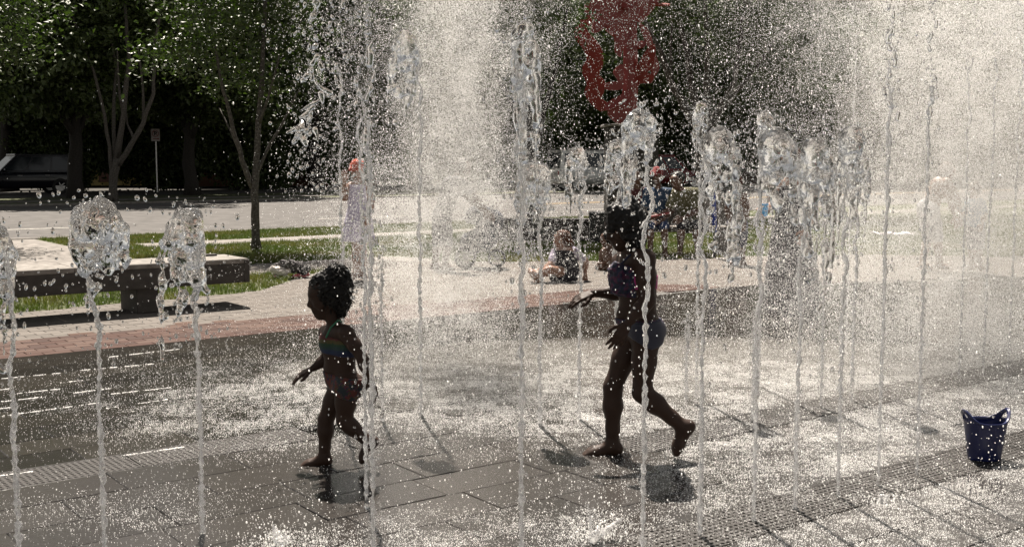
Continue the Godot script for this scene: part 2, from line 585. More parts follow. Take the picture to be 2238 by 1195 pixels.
# ---------------------------------------------------------------- ground
func build_ground() -> void:
	# one sheet to the horizon, with the fountain floor left out of it
	var ring: Array = []
	for p in [[-300, 9.3], [300, 9.3], [300, 420], [-300, 420]]: ring.append(tn(p[0], p[1]))
	flat_piece("ground", ring, -0.1, M.soil)
	flat_piece("lawn", [tn(-60, 11.5), tn(70, 9.35), tn(70, 23.05), tn(-60, 23.05)], -0.012, M.lawn)
	flat_piece("road", [tn(-90, 23.2), tn(110, 23.2), tn(110, 40.5), tn(-90, 40.5)], -0.05, M.asphalt)
	# kerbs, a real step
	for k in [[23.05, 23.22], [40.5, 40.67]]:
		var b := Shape.new()
		for i in 40:
			b.box(tn(-60 + i * 4.0 + 2.0, (k[0] + k[1]) / 2.0, -0.045), Vector3(3.985, 0.13, 0.165), Basis(TDIR, Vector3.UP, TDIR.cross(Vector3.UP)), 0.02)
		tag(put("kerb", b.done(), M.kerb), "", "", "", "structure")
	flat_piece("sidewalk", [tn(-60, 42.4), tn(110, 42.4), tn(110, 43.9), tn(-60, 43.9)], 0.012, M.concrete)
	flat_piece("verge", [tn(-60, 40.68), tn(110, 40.68), tn(110, 48.0), tn(-60, 48.0)], 0.004, M.lawn)
	flat_piece("parking_strip", [tn(-60, 48.0), tn(110, 48.0), tn(110, 55.0), tn(-60, 55.0)], 0.0, M.asphalt)
	# near side: sidewalk, driveway apron, path
	flat_piece("sidewalk", [tn(6.9, 19.6), tn(60, 19.6), tn(60, 20.7), tn(6.9, 20.7)], -0.004, M.concrete)
	flat_piece("driveway", [tn(-60, 16.4), tn(5.8, 16.4), tn(5.8, 23.04), tn(-60, 23.04)], -0.004, M.concrete)
	flat_piece("path", [tn(-60, 14.3), tn(9.3, 14.3), tn(9.6, 15.0), tn(9.2, 15.6), tn(-60, 15.6)], -0.004, M.concrete)
	# painted lane lines
	var line := func(t0: float, t1: float, n: float, w: float, m: Material):
		flat_piece("road_marking", [tn(t0, n - w / 2), tn(t1, n - w / 2), tn(t1, n + w / 2), tn(t0, n + w / 2)], -0.046, m)
	for i in 7: line.call(13.0 + i * 11.0, 16.4 + i * 11.0, 36.9, 0.14, M.paint)
	for i in 7: line.call(5.0 + i * 9.0, 8.0 + i * 9.0, 27.2, 0.12, M.paint)
	line.call(24.0, 70.0, 31.45, 0.11, M.yellow_paint)
	line.call(24.0, 70.0, 31.75, 0.11, M.yellow_paint)
	tag(put("white_lane_line", sheet([tn(7.4, 36.8), tn(10.6, 36.8), tn(10.6, 37.02), tn(7.4, 37.02)], -0.042), M.paint), "", "", "", "structure")
	# grass blades
	var st := Shape.new()
	for k in 5:
		var a := TAU * k / 5.0 + 0.3
		var d := Vector3(cos(a), 0, sin(a))
		var side := Vector3(-d.z, 0, d.x) * 0.0045
		var r0 := d * 0.008
		var tip := d * (0.03 + 0.01 * (k % 3)) + Vector3(0, 0.05 + 0.012 * (k % 2), 0)
		st.tri(r0 - side, r0 + side, tip, Vector3(0, -1, 0))
	var blade := st.done()
	var spots: Array = []
	var keep := func(p: Vector3) -> bool:
		var q := to_tn(p)
		if q.y < 9.6 or q.y > 23.0: return false
		if q.y > 19.55 and q.y < 20.75 and q.x > 6.85: return false
		if q.x < 5.85 and q.y > 16.35: return false
		if q.y > 14.25 and q.y < 15.65 and q.x < 9.5: return false
		return not paved(p)
	while spots.size() < 70000:
		var z := sqrt(rng.randf_range(10.5 * 10.5, 31.0 * 31.0))
		var p := Vector3(rng.randf_range(-0.5, 0.5) * z, 0, -z)
		if keep.call(p): spots.append(p)
	var buf := PackedFloat32Array()
	buf.resize(spots.size() * 16)
	for i in spots.size():
		var sc := rng.randf_range(0.7, 1.5)
		row_c(buf, i, Basis(Vector3.UP, rng.randf() * TAU) * sc, spots[i] + Vector3(0, -0.012, 0), grass_colour(spots[i]))
	tag(copies("grass", blade, M.grass, buf, true), "short sunlit grass of the lawns between plaza and road", "", "", "stuff")

func flat_piece(called: String, poly: Array, y: float, m: Material) -> void:
	tag(put(called, sheet(poly, y), m), "", "", "", "structure")

func grass_colour(p: Vector3) -> Color:
	var dry := clampf(bumpy.get_noise_2d(p.x * 0.02, p.z * 0.02) + 0.3 + rng.randfn(0, 0.22), 0, 1)
	return Color(0.082, 0.118, 0.022).lerp(Color(0.16, 0.145, 0.045), dry) * rng.randf_range(0.7, 1.2)

func row_c(buf: PackedFloat32Array, i: int, b: Basis, p: Vector3, c: Color) -> void:
	var k := i * 16
	row(buf, k, b, p)
	buf[k + 12] = c.r; buf[k + 13] = c.g; buf[k + 14] = c.b; buf[k + 15] = 1.0

var paving := PackedVector2Array()

func paved(p: Vector3) -> bool:
	return Geometry2D.is_point_in_polygon(Vector2(p.x, p.z), paving)


func build_fountain_floor() -> void:
	var along := Basis(TDIR, Vector3.UP, TDIR.cross(Vector3.UP))
	var floor_ := Node3D.new()
	floor_.name = "fountain_floor"
	tag(floor_, "", "", "", "structure")
	add_child(floor_)
	for q in [tn(-3, 9.3), tn(7.3, 9.3), gp(1350, 645), gp(1620, 625), gp(1900, 614), gp(2238, 604), gp(2900, 592)]: paving.append(Vector2(q.x, q.z))
	for q in [[2900, 556], [2238, 562], [1900, 556], [1640, 560], [1400, 568], [1100, 572], [900, 569], [720, 576], [700, 592], [560, 636], [460, 646], [200, 668], [-300, 715]]:
		var w := gp(q[0], q[1])
		paving.append(Vector2(w.x, w.z))
	# gratings: across from, across to, along from, along to; tile bands fill the rest
	var gratings := [[3.03, 3.34, to_tn(foot(1400, 3.18)).x, 9.0], [4.26, 4.57, to_tn(foot(1360, 4.42)).x, 14.0], [5.57, 5.88, -6.0, to_tn(foot(770, 5.72)).x]]
	var bands := [[1.55, 3.03, 5], [3.34, 4.26, 3], [4.57, 5.57, 3], [5.88, 6.78, 3], [6.78, 14.9, 29], [3.03, 3.34, 1], [4.26, 4.57, 1], [5.57, 5.88, 1]]
	var lengths := [0.61, 0.61, 0.61, 0.61, 1.22, 0.61, 0.61, 0.61]
	var variants := []
	for b in 8:
		var dn: float = (bands[b][1] - bands[b][0]) / bands[b][2]
		var list := []
		for v in 3:
			var s := Shape.new()
			var tilt := Basis(Vector3(1, 0, 0), [0.0, 0.004, -0.005][v]) * Basis(Vector3(0, 0, 1), [0.002, -0.002, 0.0][v])
			s.box(Vector3(0, -0.02, 0), Vector3(lengths[b] - 0.005, 0.04, dn - 0.005), tilt, 0.003)
			list.append(s.done())
		variants.append(list)
	var seen_tiles: Array = []
	for b in 8:
		var n0: float = bands[b][0]
		var dn: float = (bands[b][1] - n0) / bands[b][2]
		var l: float = lengths[b]
		var t0: float = [-16.0, -16.0, gratings[2][3]][b - 5] if b > 4 else -16.0
		var t1: float = [gratings[0][2], gratings[1][2], 20.0][b - 5] if b > 4 else 20.0
		put_sheet(floor_, "mortar_bed", [tn(t0, n0 - 0.003), tn(t1, n0 - 0.003), tn(t1, minf(bands[b][1], 9.6) + 0.003), tn(t0, minf(bands[b][1], 9.6) + 0.003)], -0.0125, M.mortar)
		for r in bands[b][2]:
			for c in int(36.0 / l):
				var p := tn(-16.0 + (c + 0.5 * (r % 2) + 0.5) * l, n0 + (r + 0.5) * dn)
				if b == 5 or b == 6: p = tn(t1 - (c + 0.5) * l, n0 + dn / 2)
				if b == 7: p = tn(t0 + (c + 0.5) * l, n0 + dn / 2)
				var z := -p.z
				var t := p.dot(TDIR)
				if b > 4 and (t < t0 or t > t1): continue
				if p.dot(NDIR) > 9.3 or z < 3.2 or absf(p.x) > 0.47 * z + 1.2 or paved(p): continue
				seen_tiles.append([p.length(), p, b])
	seen_tiles.sort_custom(func(a, c): return a[0] < c[0])
	var rest := SurfaceTool.new()
	rest.begin(Mesh.PRIMITIVE_TRIANGLES)
	for i in seen_tiles.size():
		var p: Vector3 = seen_tiles[i][1] + Vector3(0, rng.randf_range(-0.0015, 0.0015), 0)
		var me: Mesh = variants[seen_tiles[i][2]][rng.randi() % 3]
		if i < 298:
			var o := quick("tile", i, me, M.wet_reflection_tiles[rng.randi() % 3] if seen_tiles[i][2] == 4 or seen_tiles[i][2] == 3 else M.tiles[rng.randi() % 5], floor_)
			o.transform = Transform3D(along, p)
		else:
			rest.append_from(me, 0, Transform3D(along, p))
	if seen_tiles.size() > 298:
		tag(put("tile_field", rest.commit(), M.wet_reflection_tiles[0], floor_), "", "", "", "stuff")
	# drain channels under gratings of punched steel
	var panel := Shape.new()
	var rows := 10
	var colsn := 32
	var gw := 0.31
	var cw := 0.976 / colsn
	var cn := gw / rows
	for i in colsn:
		for j in rows:
			var c := Vector3(-0.488 + (i + 0.5) * cw, 0, -gw / 2 + (j + 0.5) * cn)
			var ring := []
			var outer := []
			for k in 8:
				var a := TAU * (k + 0.5) / 8.0
				var d := Vector2(cos(a), sin(a))
				ring.append(c + Vector3(d.x * 0.0105, 0, d.y * 0.0078))
				var m := maxf(absf(d.x), absf(d.y))
				outer.append(c + Vector3(d.x / m * cw / 2, 0, d.y / m * cn / 2))
			for k in 8:
				var q := (k + 1) % 8
				panel.face([outer[k], outer[q], ring[q], ring[k]], c + Vector3(0, -5, 0))
				if k % 2 == 0: panel.tri(outer[k], outer[q], c + Vector3(signf(outer[k].x - c.x) * cw / 2, 0, signf(outer[k].z - c.z) * cn / 2), c + Vector3(0, -5, 0))
				panel.face([ring[k], ring[q], ring[q] + Vector3(0, -0.006, 0), ring[k] + Vector3(0, -0.006, 0)], c + (ring[k] - c) * 20.0)
	for s in [-1, 1]:
		panel.box(Vector3(0, -0.006, s * (gw / 2 + 0.001)), Vector3(0.976, 0.016, 0.006), Basis(), 0.001)
	var pm := panel.done()
	for band in gratings:
		put_sheet(floor_, "drain_channel", [tn(band[2], band[0] - 0.004), tn(band[3], band[0] - 0.004), tn(band[3], band[1] + 0.004), tn(band[2], band[1] + 0.004)], -0.09, M.drain)
		for i in int((band[3] - band[2]) / 0.985):
			var p := tn(band[2] + i * 0.985 + 0.49, (band[0] + band[1]) / 2.0, 0.001)
			var z := -p.z
			if z < 3.4 or absf(p.x) > 0.47 * z + 1.0: continue
			put("grating", pm, M.steel, floor_).transform = Transform3D(along, p)
	var poly: Array = []
	for q in paving: poly.append(Vector3(q.x, 0, q.y))
	var pave := Node3D.new()
	pave.name = "brick_paving"
	tag(pave, "", "", "", "structure")
	add_child(pave)
	put("sand_bed", sheet(poly, -0.007), M.concrete, pave)
	var bs := Shape.new()
	bs.box(Vector3(0, -0.02, 0), Vector3(0.214, 0.04, 0.104), Basis(), 0.003)
	var brick := bs.done()
	var places: Array = []
	for r in 92:
		for c in 190:
			var t := -14.0 + (c + 0.5 * (r % 2)) * 0.22
			var n := 7.16 + r * 0.11
			var p := tn(t, n)
			if absf(p.x) > 0.47 * -p.z + 0.6 or not paved(p): continue
			places.append([p.length() if n < 10.2 and n > 9.3 else 100.0 + absf(n), p, n])
	places.sort_custom(func(a, c): return a[0] < c[0])
	var buf := PackedFloat32Array()
	buf.resize(maxi(0, places.size() - 296) * 16)
	for i in places.size():
		var p: Vector3 = places[i][1]
		var n: float = places[i][2]
		# reddish clay bricks along the water's edge, pale pavers behind them
		var red: bool = n < 10.15 - 0.4 * maxf(0.0, p.x + 1.0) + 0.35 * bumpy.get_noise_2d(p.x * 0.03, p.z * 0.03) + rng.randfn(0, 0.1)
		var tr := Transform3D(along, p + Vector3(0, rng.randf_range(-0.0015, 0.0015), 0))
		if i < 296:
			quick("brick", i, brick, M.bricks[rng.randi() % 5], pave).transform = tr
		else:
			var c: Color = Color(0.11, 0.068, 0.053) if red else Color(0.172, 0.154, 0.138)
			row_c(buf, i - 296, along, tr.origin, c * rng.randf_range(0.85, 1.12))
	tag(copies("paver_field", brick, M.paver, buf, true, pave), "", "", "", "stuff")

func put_sheet(parent: Node, called: String, poly: Array, y: float, m: Material) -> void:
	put(called, sheet(poly, y), m, parent)


func build_bench() -> void:
	var along := Basis(TDIR, Vector3.UP, TDIR.cross(Vector3.UP))
	var end := gp(528, 664)
	var q := to_tn(end)
	var b := thing("stone_bench", "long low bench with pale concrete top on dark stone legs at left edge", "bench", tn(q.x - 2.6, q.y))
	b.basis = along
	var s := Shape.new()
	for i in 3: s.box(Vector3(2.6 - 0.88 - i * 1.765, 0.475, -0.12), Vector3(1.755, 0.05, 0.62), Basis(), 0.006)
	put("seat", s.done(), M.kerb, b)
	s = Shape.new()
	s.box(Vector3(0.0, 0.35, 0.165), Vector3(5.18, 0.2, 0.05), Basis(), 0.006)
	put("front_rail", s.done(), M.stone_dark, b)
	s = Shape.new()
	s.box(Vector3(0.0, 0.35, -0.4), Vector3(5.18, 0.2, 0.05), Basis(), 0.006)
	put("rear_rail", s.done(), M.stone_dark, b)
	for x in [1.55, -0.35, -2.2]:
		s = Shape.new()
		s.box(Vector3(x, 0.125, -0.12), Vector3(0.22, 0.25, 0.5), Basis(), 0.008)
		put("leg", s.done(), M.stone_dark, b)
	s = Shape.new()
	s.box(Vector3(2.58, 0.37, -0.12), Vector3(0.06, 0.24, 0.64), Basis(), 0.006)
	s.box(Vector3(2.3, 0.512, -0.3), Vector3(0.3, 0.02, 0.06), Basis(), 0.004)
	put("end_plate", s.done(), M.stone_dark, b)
	# heap of bathing things on the grass behind the bench
	var c := gp(634, 606)
	heap_piece(c, "towel", "crumpled dark patterned towel, topmost of the heap on the grass", Vector3(-0.02, 0.07, 0), Vector3(0.15, 0.16, 0.1), mat(lin(0.05, 0.045, 0.045), 0.9, {"rim": 0.4}), "towel")
	heap_piece(c, "towel", "pale bunched towel sticking out of the heap behind the bench", Vector3(-0.1, 0.04, 0.05), Vector3(0.12, 0.12, 0.1), mat(lin(0.5, 0.46, 0.43), 0.9, {"rim": 0.4}), "towel")
	heap_piece(c, "towel", "red towel spread at the foot of the heap on the grass", Vector3(0.02, 0.0, 0.03), Vector3(0.3, 0.06, 0.14), mat(lin(0.35, 0.05, 0.06), 0.9, {"rim": 0.4}), "towel")
	heap_piece(c, "cloth_bag", "small black bag at the right end of the heap on the grass", Vector3(0.17, 0.03, 0.02), Vector3(0.09, 0.1, 0.07), M.black, "bag")


func heap_piece(c: Vector3, called: String, label: String, off: Vector3, size: Vector3, m: Material, cat: String) -> void:
	var bones := []
	for i in 9:
		var a := Vector3(rng.randf_range(-1, 1) * size.x, rng.randf_range(0.15, 1.0) * size.y, rng.randf_range(-1, 1) * size.z)
		bones.append([c + off + a, c + off + a * Vector3(0.5, 0.6, 0.5) + Vector3(rng.randf_range(-0.5, 0.5) * size.x, 0, 0.3 * size.z), size.y * 0.32, size.y * 0.22])
	var o := put(called, blob(bones, 0.012, 0.012, c, {"amp": 0.02}), m)
	o.position = c
	tag(o, label, cat)


# ---------------------------------------------------------------- trees
func leaf_mesh() -> ArrayMesh:
	var s := Shape.new()
	var a := Vector3(-0.5, 0, 0)
	var b := Vector3(0.5, -0.08, 0)
	s.tri(a, Vector3(-0.05, 0.06, 0.3), b, Vector3(0, -9, 0))
	s.tri(a, Vector3(-0.05, 0.06, -0.3), b, Vector3(0, -9, 0))
	return s.done()

var leaf: ArrayMesh
var sprig: ArrayMesh

func sprig_mesh() -> ArrayMesh:
	# a twig end with a dozen leaves
	var st := SurfaceTool.new()
	st.begin(Mesh.PRIMITIVE_TRIANGLES)
	for i in 12:
		var b := Basis(Vector3.UP, rng.randf() * TAU) * Basis(Vector3.RIGHT, rng.randfn(0, 0.8)) * Basis(Vector3.BACK, rng.randfn(-0.3, 0.7))
		st.append_from(leaf, 0, Transform3D(b * rng.randf_range(0.75, 1.25), Vector3(rng.randfn(0, 0.85), rng.randfn(0, 0.6), rng.randfn(0, 0.85))))
	return st.commit()


# limbs: polylines in metres from the foot, each with a first and last radius; crowns: [centre, radii]
func tree(called: String, label: String, where: Vector3, limbs: Array, crowns: Array, leaves: int, size: float, c0: Color, c1: Color, group := "", bark: Material = null, tuft: Mesh = null) -> Node3D:
	var t := thing(called, label, "tree", where, 0.0, group)
	for i in limbs.size():
		var l: Array = limbs[i]
		var pts := []
		var rad := []
		var seg: Array = l[0]
		for k in seg.size() - 1:
			for j in 3:
				var f := j / 3.0
				var wob := Vector3(rng.randfn(0, 1), 0, rng.randfn(0, 1)) * float(l[1]) * (0.14 if k + j > 0 else 0.0)
				pts.append(seg[k].lerp(seg[k + 1], f) + wob)
				rad.append(lerpf(l[1], l[2], (k + f) / (seg.size() - 1)) * rng.randf_range(0.93, 1.07))
		pts.append(seg[-1])
		rad.append(l[2])
		if i == 0: rad[0] *= 1.35
		var s := Shape.new()
		s.smooth(true)
		s.tube(pts, rad, 9)
		put("trunk" if i == 0 else "limb", s.done(), bark if bark else M.bark, t)
	var buf := PackedFloat32Array()
	buf.resize(leaves * 16)
	var clumps := []
	var vol := 0.0
	for c in crowns: vol += c[1].x * c[1].y * c[1].z
	for c in crowns:
		var count := int(170.0 * c[1].x * c[1].y * c[1].z / vol) + 8
		for i in count:
			var d := Vector3(rng.randfn(0, 1), rng.randfn(0, 1), rng.randfn(0, 1)).normalized() * pow(rng.randf(), 0.42)
			var p: Vector3 = c[0] + d * c[1]
			clumps.append([p, rng.randf_range(0.55, 1.3), rng.randf()])
	for i in leaves:
		var c: Array = clumps[rng.randi() % clumps.size()]
		var p: Vector3 = c[0] + Vector3(rng.randfn(0, 0.29), rng.randfn(0, 0.19), rng.randfn(0, 0.29)) * float(c[1])
		var b := Basis(Vector3.UP, rng.randf() * TAU) * Basis(Vector3.RIGHT, rng.randfn(0, 0.75)) * Basis(Vector3.BACK, rng.randfn(-0.3, 0.6))
		row_c(buf, i, b * (size * rng.randf_range(0.7, 1.3)), p, c0.lerp(c1, rng.randf()) * rng.randf_range(0.85, 1.15))
	copies("leaves", tuft if tuft else leaf, M.leaf, buf, true, t)
	return t

# pixel polylines of limbs to metres from the foot, with the depth of each limb off the trunk's own
func limb(foot_px: Vector2, base: Vector3, pts: Array, dz := 0.0) -> Array:
	var out := []
	for i in pts.size():
		var p := at(pts[i][0], pts[i][1], -base.z - dz * i / maxf(1.0, pts.size() - 1.0))
		out.append(p - base)
	return out

func dup(o: Node3D, called: String, where: Vector3, turn: float, size: float, label: String, group: String) -> Node3D:
	var c: Node3D = o.duplicate()
	c.name = numbered(called)
	add_child(c)
	c.position = where
	c.rotation = Vector3(0, turn, 0)
	c.scale = Vector3.ONE * size
	tag(c, label, "", group)
	return c

func build_trees() -> void:
	leaf = leaf_mesh()
	sprig = sprig_mesh()
	var g0 := Color(0.034, 0.052, 0.013)
	var g1 := Color(0.058, 0.082, 0.018)
	# the many-stemmed tree at the far kerb
	var b := gp(245, 441)
	var f := Vector2(245, 441)
	tree("birch_tree", "pale many-stemmed tree across the road, left of the parking sign", b, [
		[limb(f, b, [[245, 441], [247, 400], [254, 345]]), 0.165, 0.14],
		[limb(f, b, [[254, 350], [268, 250], [280, 130], [272, 10]], 0.3), 0.12, 0.05],
		[limb(f, b, [[244, 390], [236, 320], [222, 220], [190, 120], [150, 20]], 0.8), 0.075, 0.03],
		[limb(f, b, [[250, 345], [247, 260], [252, 150], [230, 30]], -0.5), 0.08, 0.03],
		[limb(f, b, [[258, 360], [282, 325], [312, 270], [333, 205], [335, 120], [350, 10]], 0.4), 0.11, 0.04],
		[limb(f, b, [[290, 300], [276, 270], [272, 200]], -0.4), 0.05, 0.02],
		[limb(f, b, [[312, 270], [312, 190], [300, 100]], 0.6), 0.06, 0.025],
		[limb(f, b, [[268, 250], [258, 190], [255, 110]], 0.5), 0.06, 0.025],
		], [[Vector3(-1.5, 6.6, -0.8), Vector3(3.4, 2.5, 2.6)], [Vector3(1.6, 7.4, -1.0), Vector3(2.6, 2.6, 2.4)], [Vector3(-3.3, 5.2, 0.2), Vector3(2.0, 1.4, 1.7)]], 30000, 0.15, g0, g1)
	# the slim tree on the near lawn
	b = gp(559, 546)
	f = Vector2(559, 546)
	tree("birch_tree", "slim grey tree on the near lawn strip in front of the road", b, [
		[limb(f, b, [[559, 546], [556, 470], [556, 400], [560, 330], [566, 240], [576, 100], [580, -60]]), 0.075, 0.03],
		[limb(f, b, [[551, 410], [530, 350], [506, 270], [488, 200], [470, 100]], 0.5), 0.05, 0.02],
		[limb(f, b, [[560, 380], [588, 320], [620, 262], [650, 200]], -0.3), 0.032, 0.014],
		[limb(f, b, [[530, 350], [505, 290], [478, 235]], -0.4), 0.02, 0.01],
		[limb(f, b, [[566, 270], [585, 215], [610, 120]], 0.4), 0.03, 0.012],
		], [[Vector3(-0.2, 4.1, -0.3), Vector3(1.4, 1.5, 1.3)], [Vector3(-0.9, 3.3, 0.1), Vector3(0.9, 0.75, 0.8)], [Vector3(0.5, 5.4, -0.4), Vector3(1.3, 1.2, 1.2)]], 13000, 0.085, g0, g1)
	# wide fan of pale limbs behind the sculpture
	b = Vector3(0, 0, 0) + at(1545, 430, 30.0)
	b.y = 0
	f = Vector2(1545, 430)
	tree("plane_tree", "wide fan of pale grey limbs to the right of the red sculpture", b, [
		[limb(f, b, [[1545, 465], [1542, 380], [1545, 280]]), 0.24, 0.2],
		[limb(f, b, [[1535, 300], [1500, 235], [1468, 180], [1440, 105], [1395, 20]], 0.5), 0.13, 0.05],
		[limb(f, b, [[1540, 290], [1515, 200], [1505, 120], [1485, 50], [1450, -40]], -0.5), 0.12, 0.05],
		[limb(f, b, [[1548, 280], [1546, 190], [1545, 100], [1540, -40]], 0.9), 0.11, 0.04],
		[limb(f, b, [[1550, 285], [1575, 235], [1605, 180], [1620, 80], [1630, -20]], 0.4), 0.11, 0.04],
		[limb(f, b, [[1550, 270], [1590, 225], [1650, 150], [1720, 60]], -0.4), 0.1, 0.03],
		[limb(f, b, [[1468, 180], [1466, 120], [1470, 50]], 0.4), 0.05, 0.02],
		], [[Vector3(0.2, 6.3, -0.6), Vector3(3.4, 2.3, 2.6)], [Vector3(2.7, 5.0, -0.3), Vector3(2.1, 1.9, 2.0)], [Vector3(-2.4, 6.0, -1.5), Vector3(1.6, 1.8, 1.6)]], 26000, 0.13, g0, g1)
	# dark trunk beside the tall jet
	b = gp(1166, 522)
	f = Vector2(1166, 522)
	tree("maple_tree", "dark-trunked tree on the lawn behind the tall clumpy jet", b, [
		[limb(f, b, [[1166, 522], [1162, 430], [1160, 330], [1150, 200], [1150, 40]]), 0.15, 0.06],
		[limb(f, b, [[1161, 360], [1185, 260], [1215, 150], [1240, 20]], 0.6), 0.07, 0.025],
		[limb(f, b, [[1160, 340], [1130, 250], [1080, 150], [1040, 30]], -0.6), 0.07, 0.025],
		], [[Vector3(-1.0, 5.0, -0.5), Vector3(1.9, 1.8, 1.9)], [Vector3(-0.3, 4.0, 0.2), Vector3(1.0, 1.0, 1.1)]], 20000, 0.1, g0, g1, "", M.bark_dark)
	# a neighbour just left of the view, whose shade falls on the driveway
	b = Vector3(-10.0, 0, -20.2)
	tree("birch_tree", "leafy tree outside the left edge that shades the driveway", b, [
		[[Vector3.ZERO, Vector3(0.05, 1.4, 0), Vector3(-0.05, 3.2, 0.1), Vector3(0, 5.2, 0)], 0.09, 0.03],
		[[Vector3(0, 1.6, 0), Vector3(0.5, 2.6, 0.2), Vector3(0.9, 4.0, 0.3)], 0.05, 0.02],
		], [[Vector3(0.2, 4.3, 0.0), Vector3(1.9, 1.6, 1.8)]], 9000, 0.1, g0, g1)
	# the dense dark row beyond the road
	var dense := tree("shade_tree", "tall dense shade tree beyond the road at the left edge of the view", foot(-110, 46.5), [
		[[Vector3.ZERO, Vector3(0.1, 2.0, 0), Vector3(0, 4.5, 0.1), Vector3(0.1, 8.0, 0)], 0.3, 0.12],
		[[Vector3(0, 2.2, 0), Vector3(1.1, 3.9, 0.3), Vector3(2.2, 6.2, 0.4)], 0.15, 0.05],
		[[Vector3(0, 2.4, 0), Vector3(-1.2, 4.0, -0.2), Vector3(-2.0, 6.0, -0.4)], 0.14, 0.05],
		[[Vector3(0, 3.4, 0), Vector3(0.2, 5.0, 1.0), Vector3(0.4, 6.6, 2.0)], 0.12, 0.04],
		], [[Vector3(0, 7.6, 0), Vector3(4.9, 4.2, 4.6)], [Vector3(-2.4, 4.3, 1.2), Vector3(2.8, 1.6, 2.6)], [Vector3(2.6, 4.5, -0.5), Vector3(2.8, 1.7, 2.6)]], 11000, 0.2, g0, g1, "shade trees beyond the road", M.bark_dark, sprig)
	var low := tree("low_tree", "low dark bushy tree standing under the shade trees at far left", foot(110, 58), [
		[[Vector3.ZERO, Vector3(0.05, 1.0, 0), Vector3(0, 2.6, 0.1)], 0.12, 0.05],
		[[Vector3(0, 0.7, 0), Vector3(0.7, 1.6, 0.3), Vector3(1.2, 2.6, 0.2)], 0.07, 0.03],
		], [[Vector3(0, 2.5, 0), Vector3(2.7, 1.9, 2.2)], [Vector3(0.8, 1.3, 0.6), Vector3(2.0, 1.0, 1.6)]], 6000, 0.19, g0, g1, "low trees behind the shade trees", M.bark_dark, sprig)
	var spots := [[165, 46, 1.05, 1.3], [420, 47, 1.0, 2.6], [690, 53, 1.2, 4.0], [930, 54, 1.2, 5.1], [1150, 54, 1.2, 0.2], [1350, 44.5, 1.05, 0.6], [1550, 44.5, 1.1, 2.0], [1730, 44, 1.1, 3.3], [1900, 44, 1.15, 4.7], [2060, 44, 1.15, 5.7], [2220, 44, 1.2, 2.7], [2390, 44, 1.2, 1.7], [20, 57, 1.2, 2.2], [380, 57, 1.25, 0.4], [810, 61, 1.35, 3.0], [1040, 62, 1.35, 1.2], [1340, 55, 1.3, 5.0], [1620, 54, 1.3, 3.9], [1880, 54, 1.3, 3.0], [2120, 54, 1.3, 2.1]]
	var words := ["second from the left", "just right of the parking sign", "behind the hanging clump of falling water", "behind the left mist plume", "behind the tallest clumpy jet", "behind the red sculpture", "behind the fan of limbs", "behind the tall person in the long dress", "behind the left edge of the right mist plume", "behind the core of the right mist plume", "behind the right edge of the right mist plume", "at the right edge of the view", "in the rear row behind the dark parked car", "in the rear row behind the porch steps", "in the rear row behind the hanging water", "in the rear row behind the left mist plume", "in the rear row behind the red sculpture", "in the rear row behind the fan of limbs", "in the rear row behind the beaded jets", "in the rear row at far right"]
	for i in spots.size():
		dup(dense, "shade_tree", foot(spots[i][0], spots[i][1]), spots[i][3], spots[i][2], "dense shade tree beyond the road, " + words[i], "shade trees beyond the road")
	var spots2 := [[330, 58, 1.2], [520, 54, 1.2], [740, 57, 1.3], [940, 57, 1.4], [1120, 57, 1.4], [1290, 49.5, 1.35], [1450, 49, 1.3], [1600, 49, 1.4], [1745, 49, 1.4], [1885, 49, 1.4], [2020, 49, 1.4], [2150, 49, 1.4], [2280, 49, 1.4]]
	var words2 := ["behind the parking sign", "right of the porch steps", "left of the left mist plume", "behind the left mist plume", "behind the tallest clumpy jet", "behind the silver van", "behind the red sculpture", "behind the fan of limbs", "behind the tall person in the long dress", "left of the right mist plume", "behind the right mist plume", "right of the right mist plume", "at the right edge of the view"]
	for i in spots2.size():
		dup(low, "low_tree", foot(spots2[i][0], spots2[i][1]), 1.1 * i, spots2[i][2], "low dark bushy tree under the shade trees, " + words2[i], "low trees behind the shade trees")


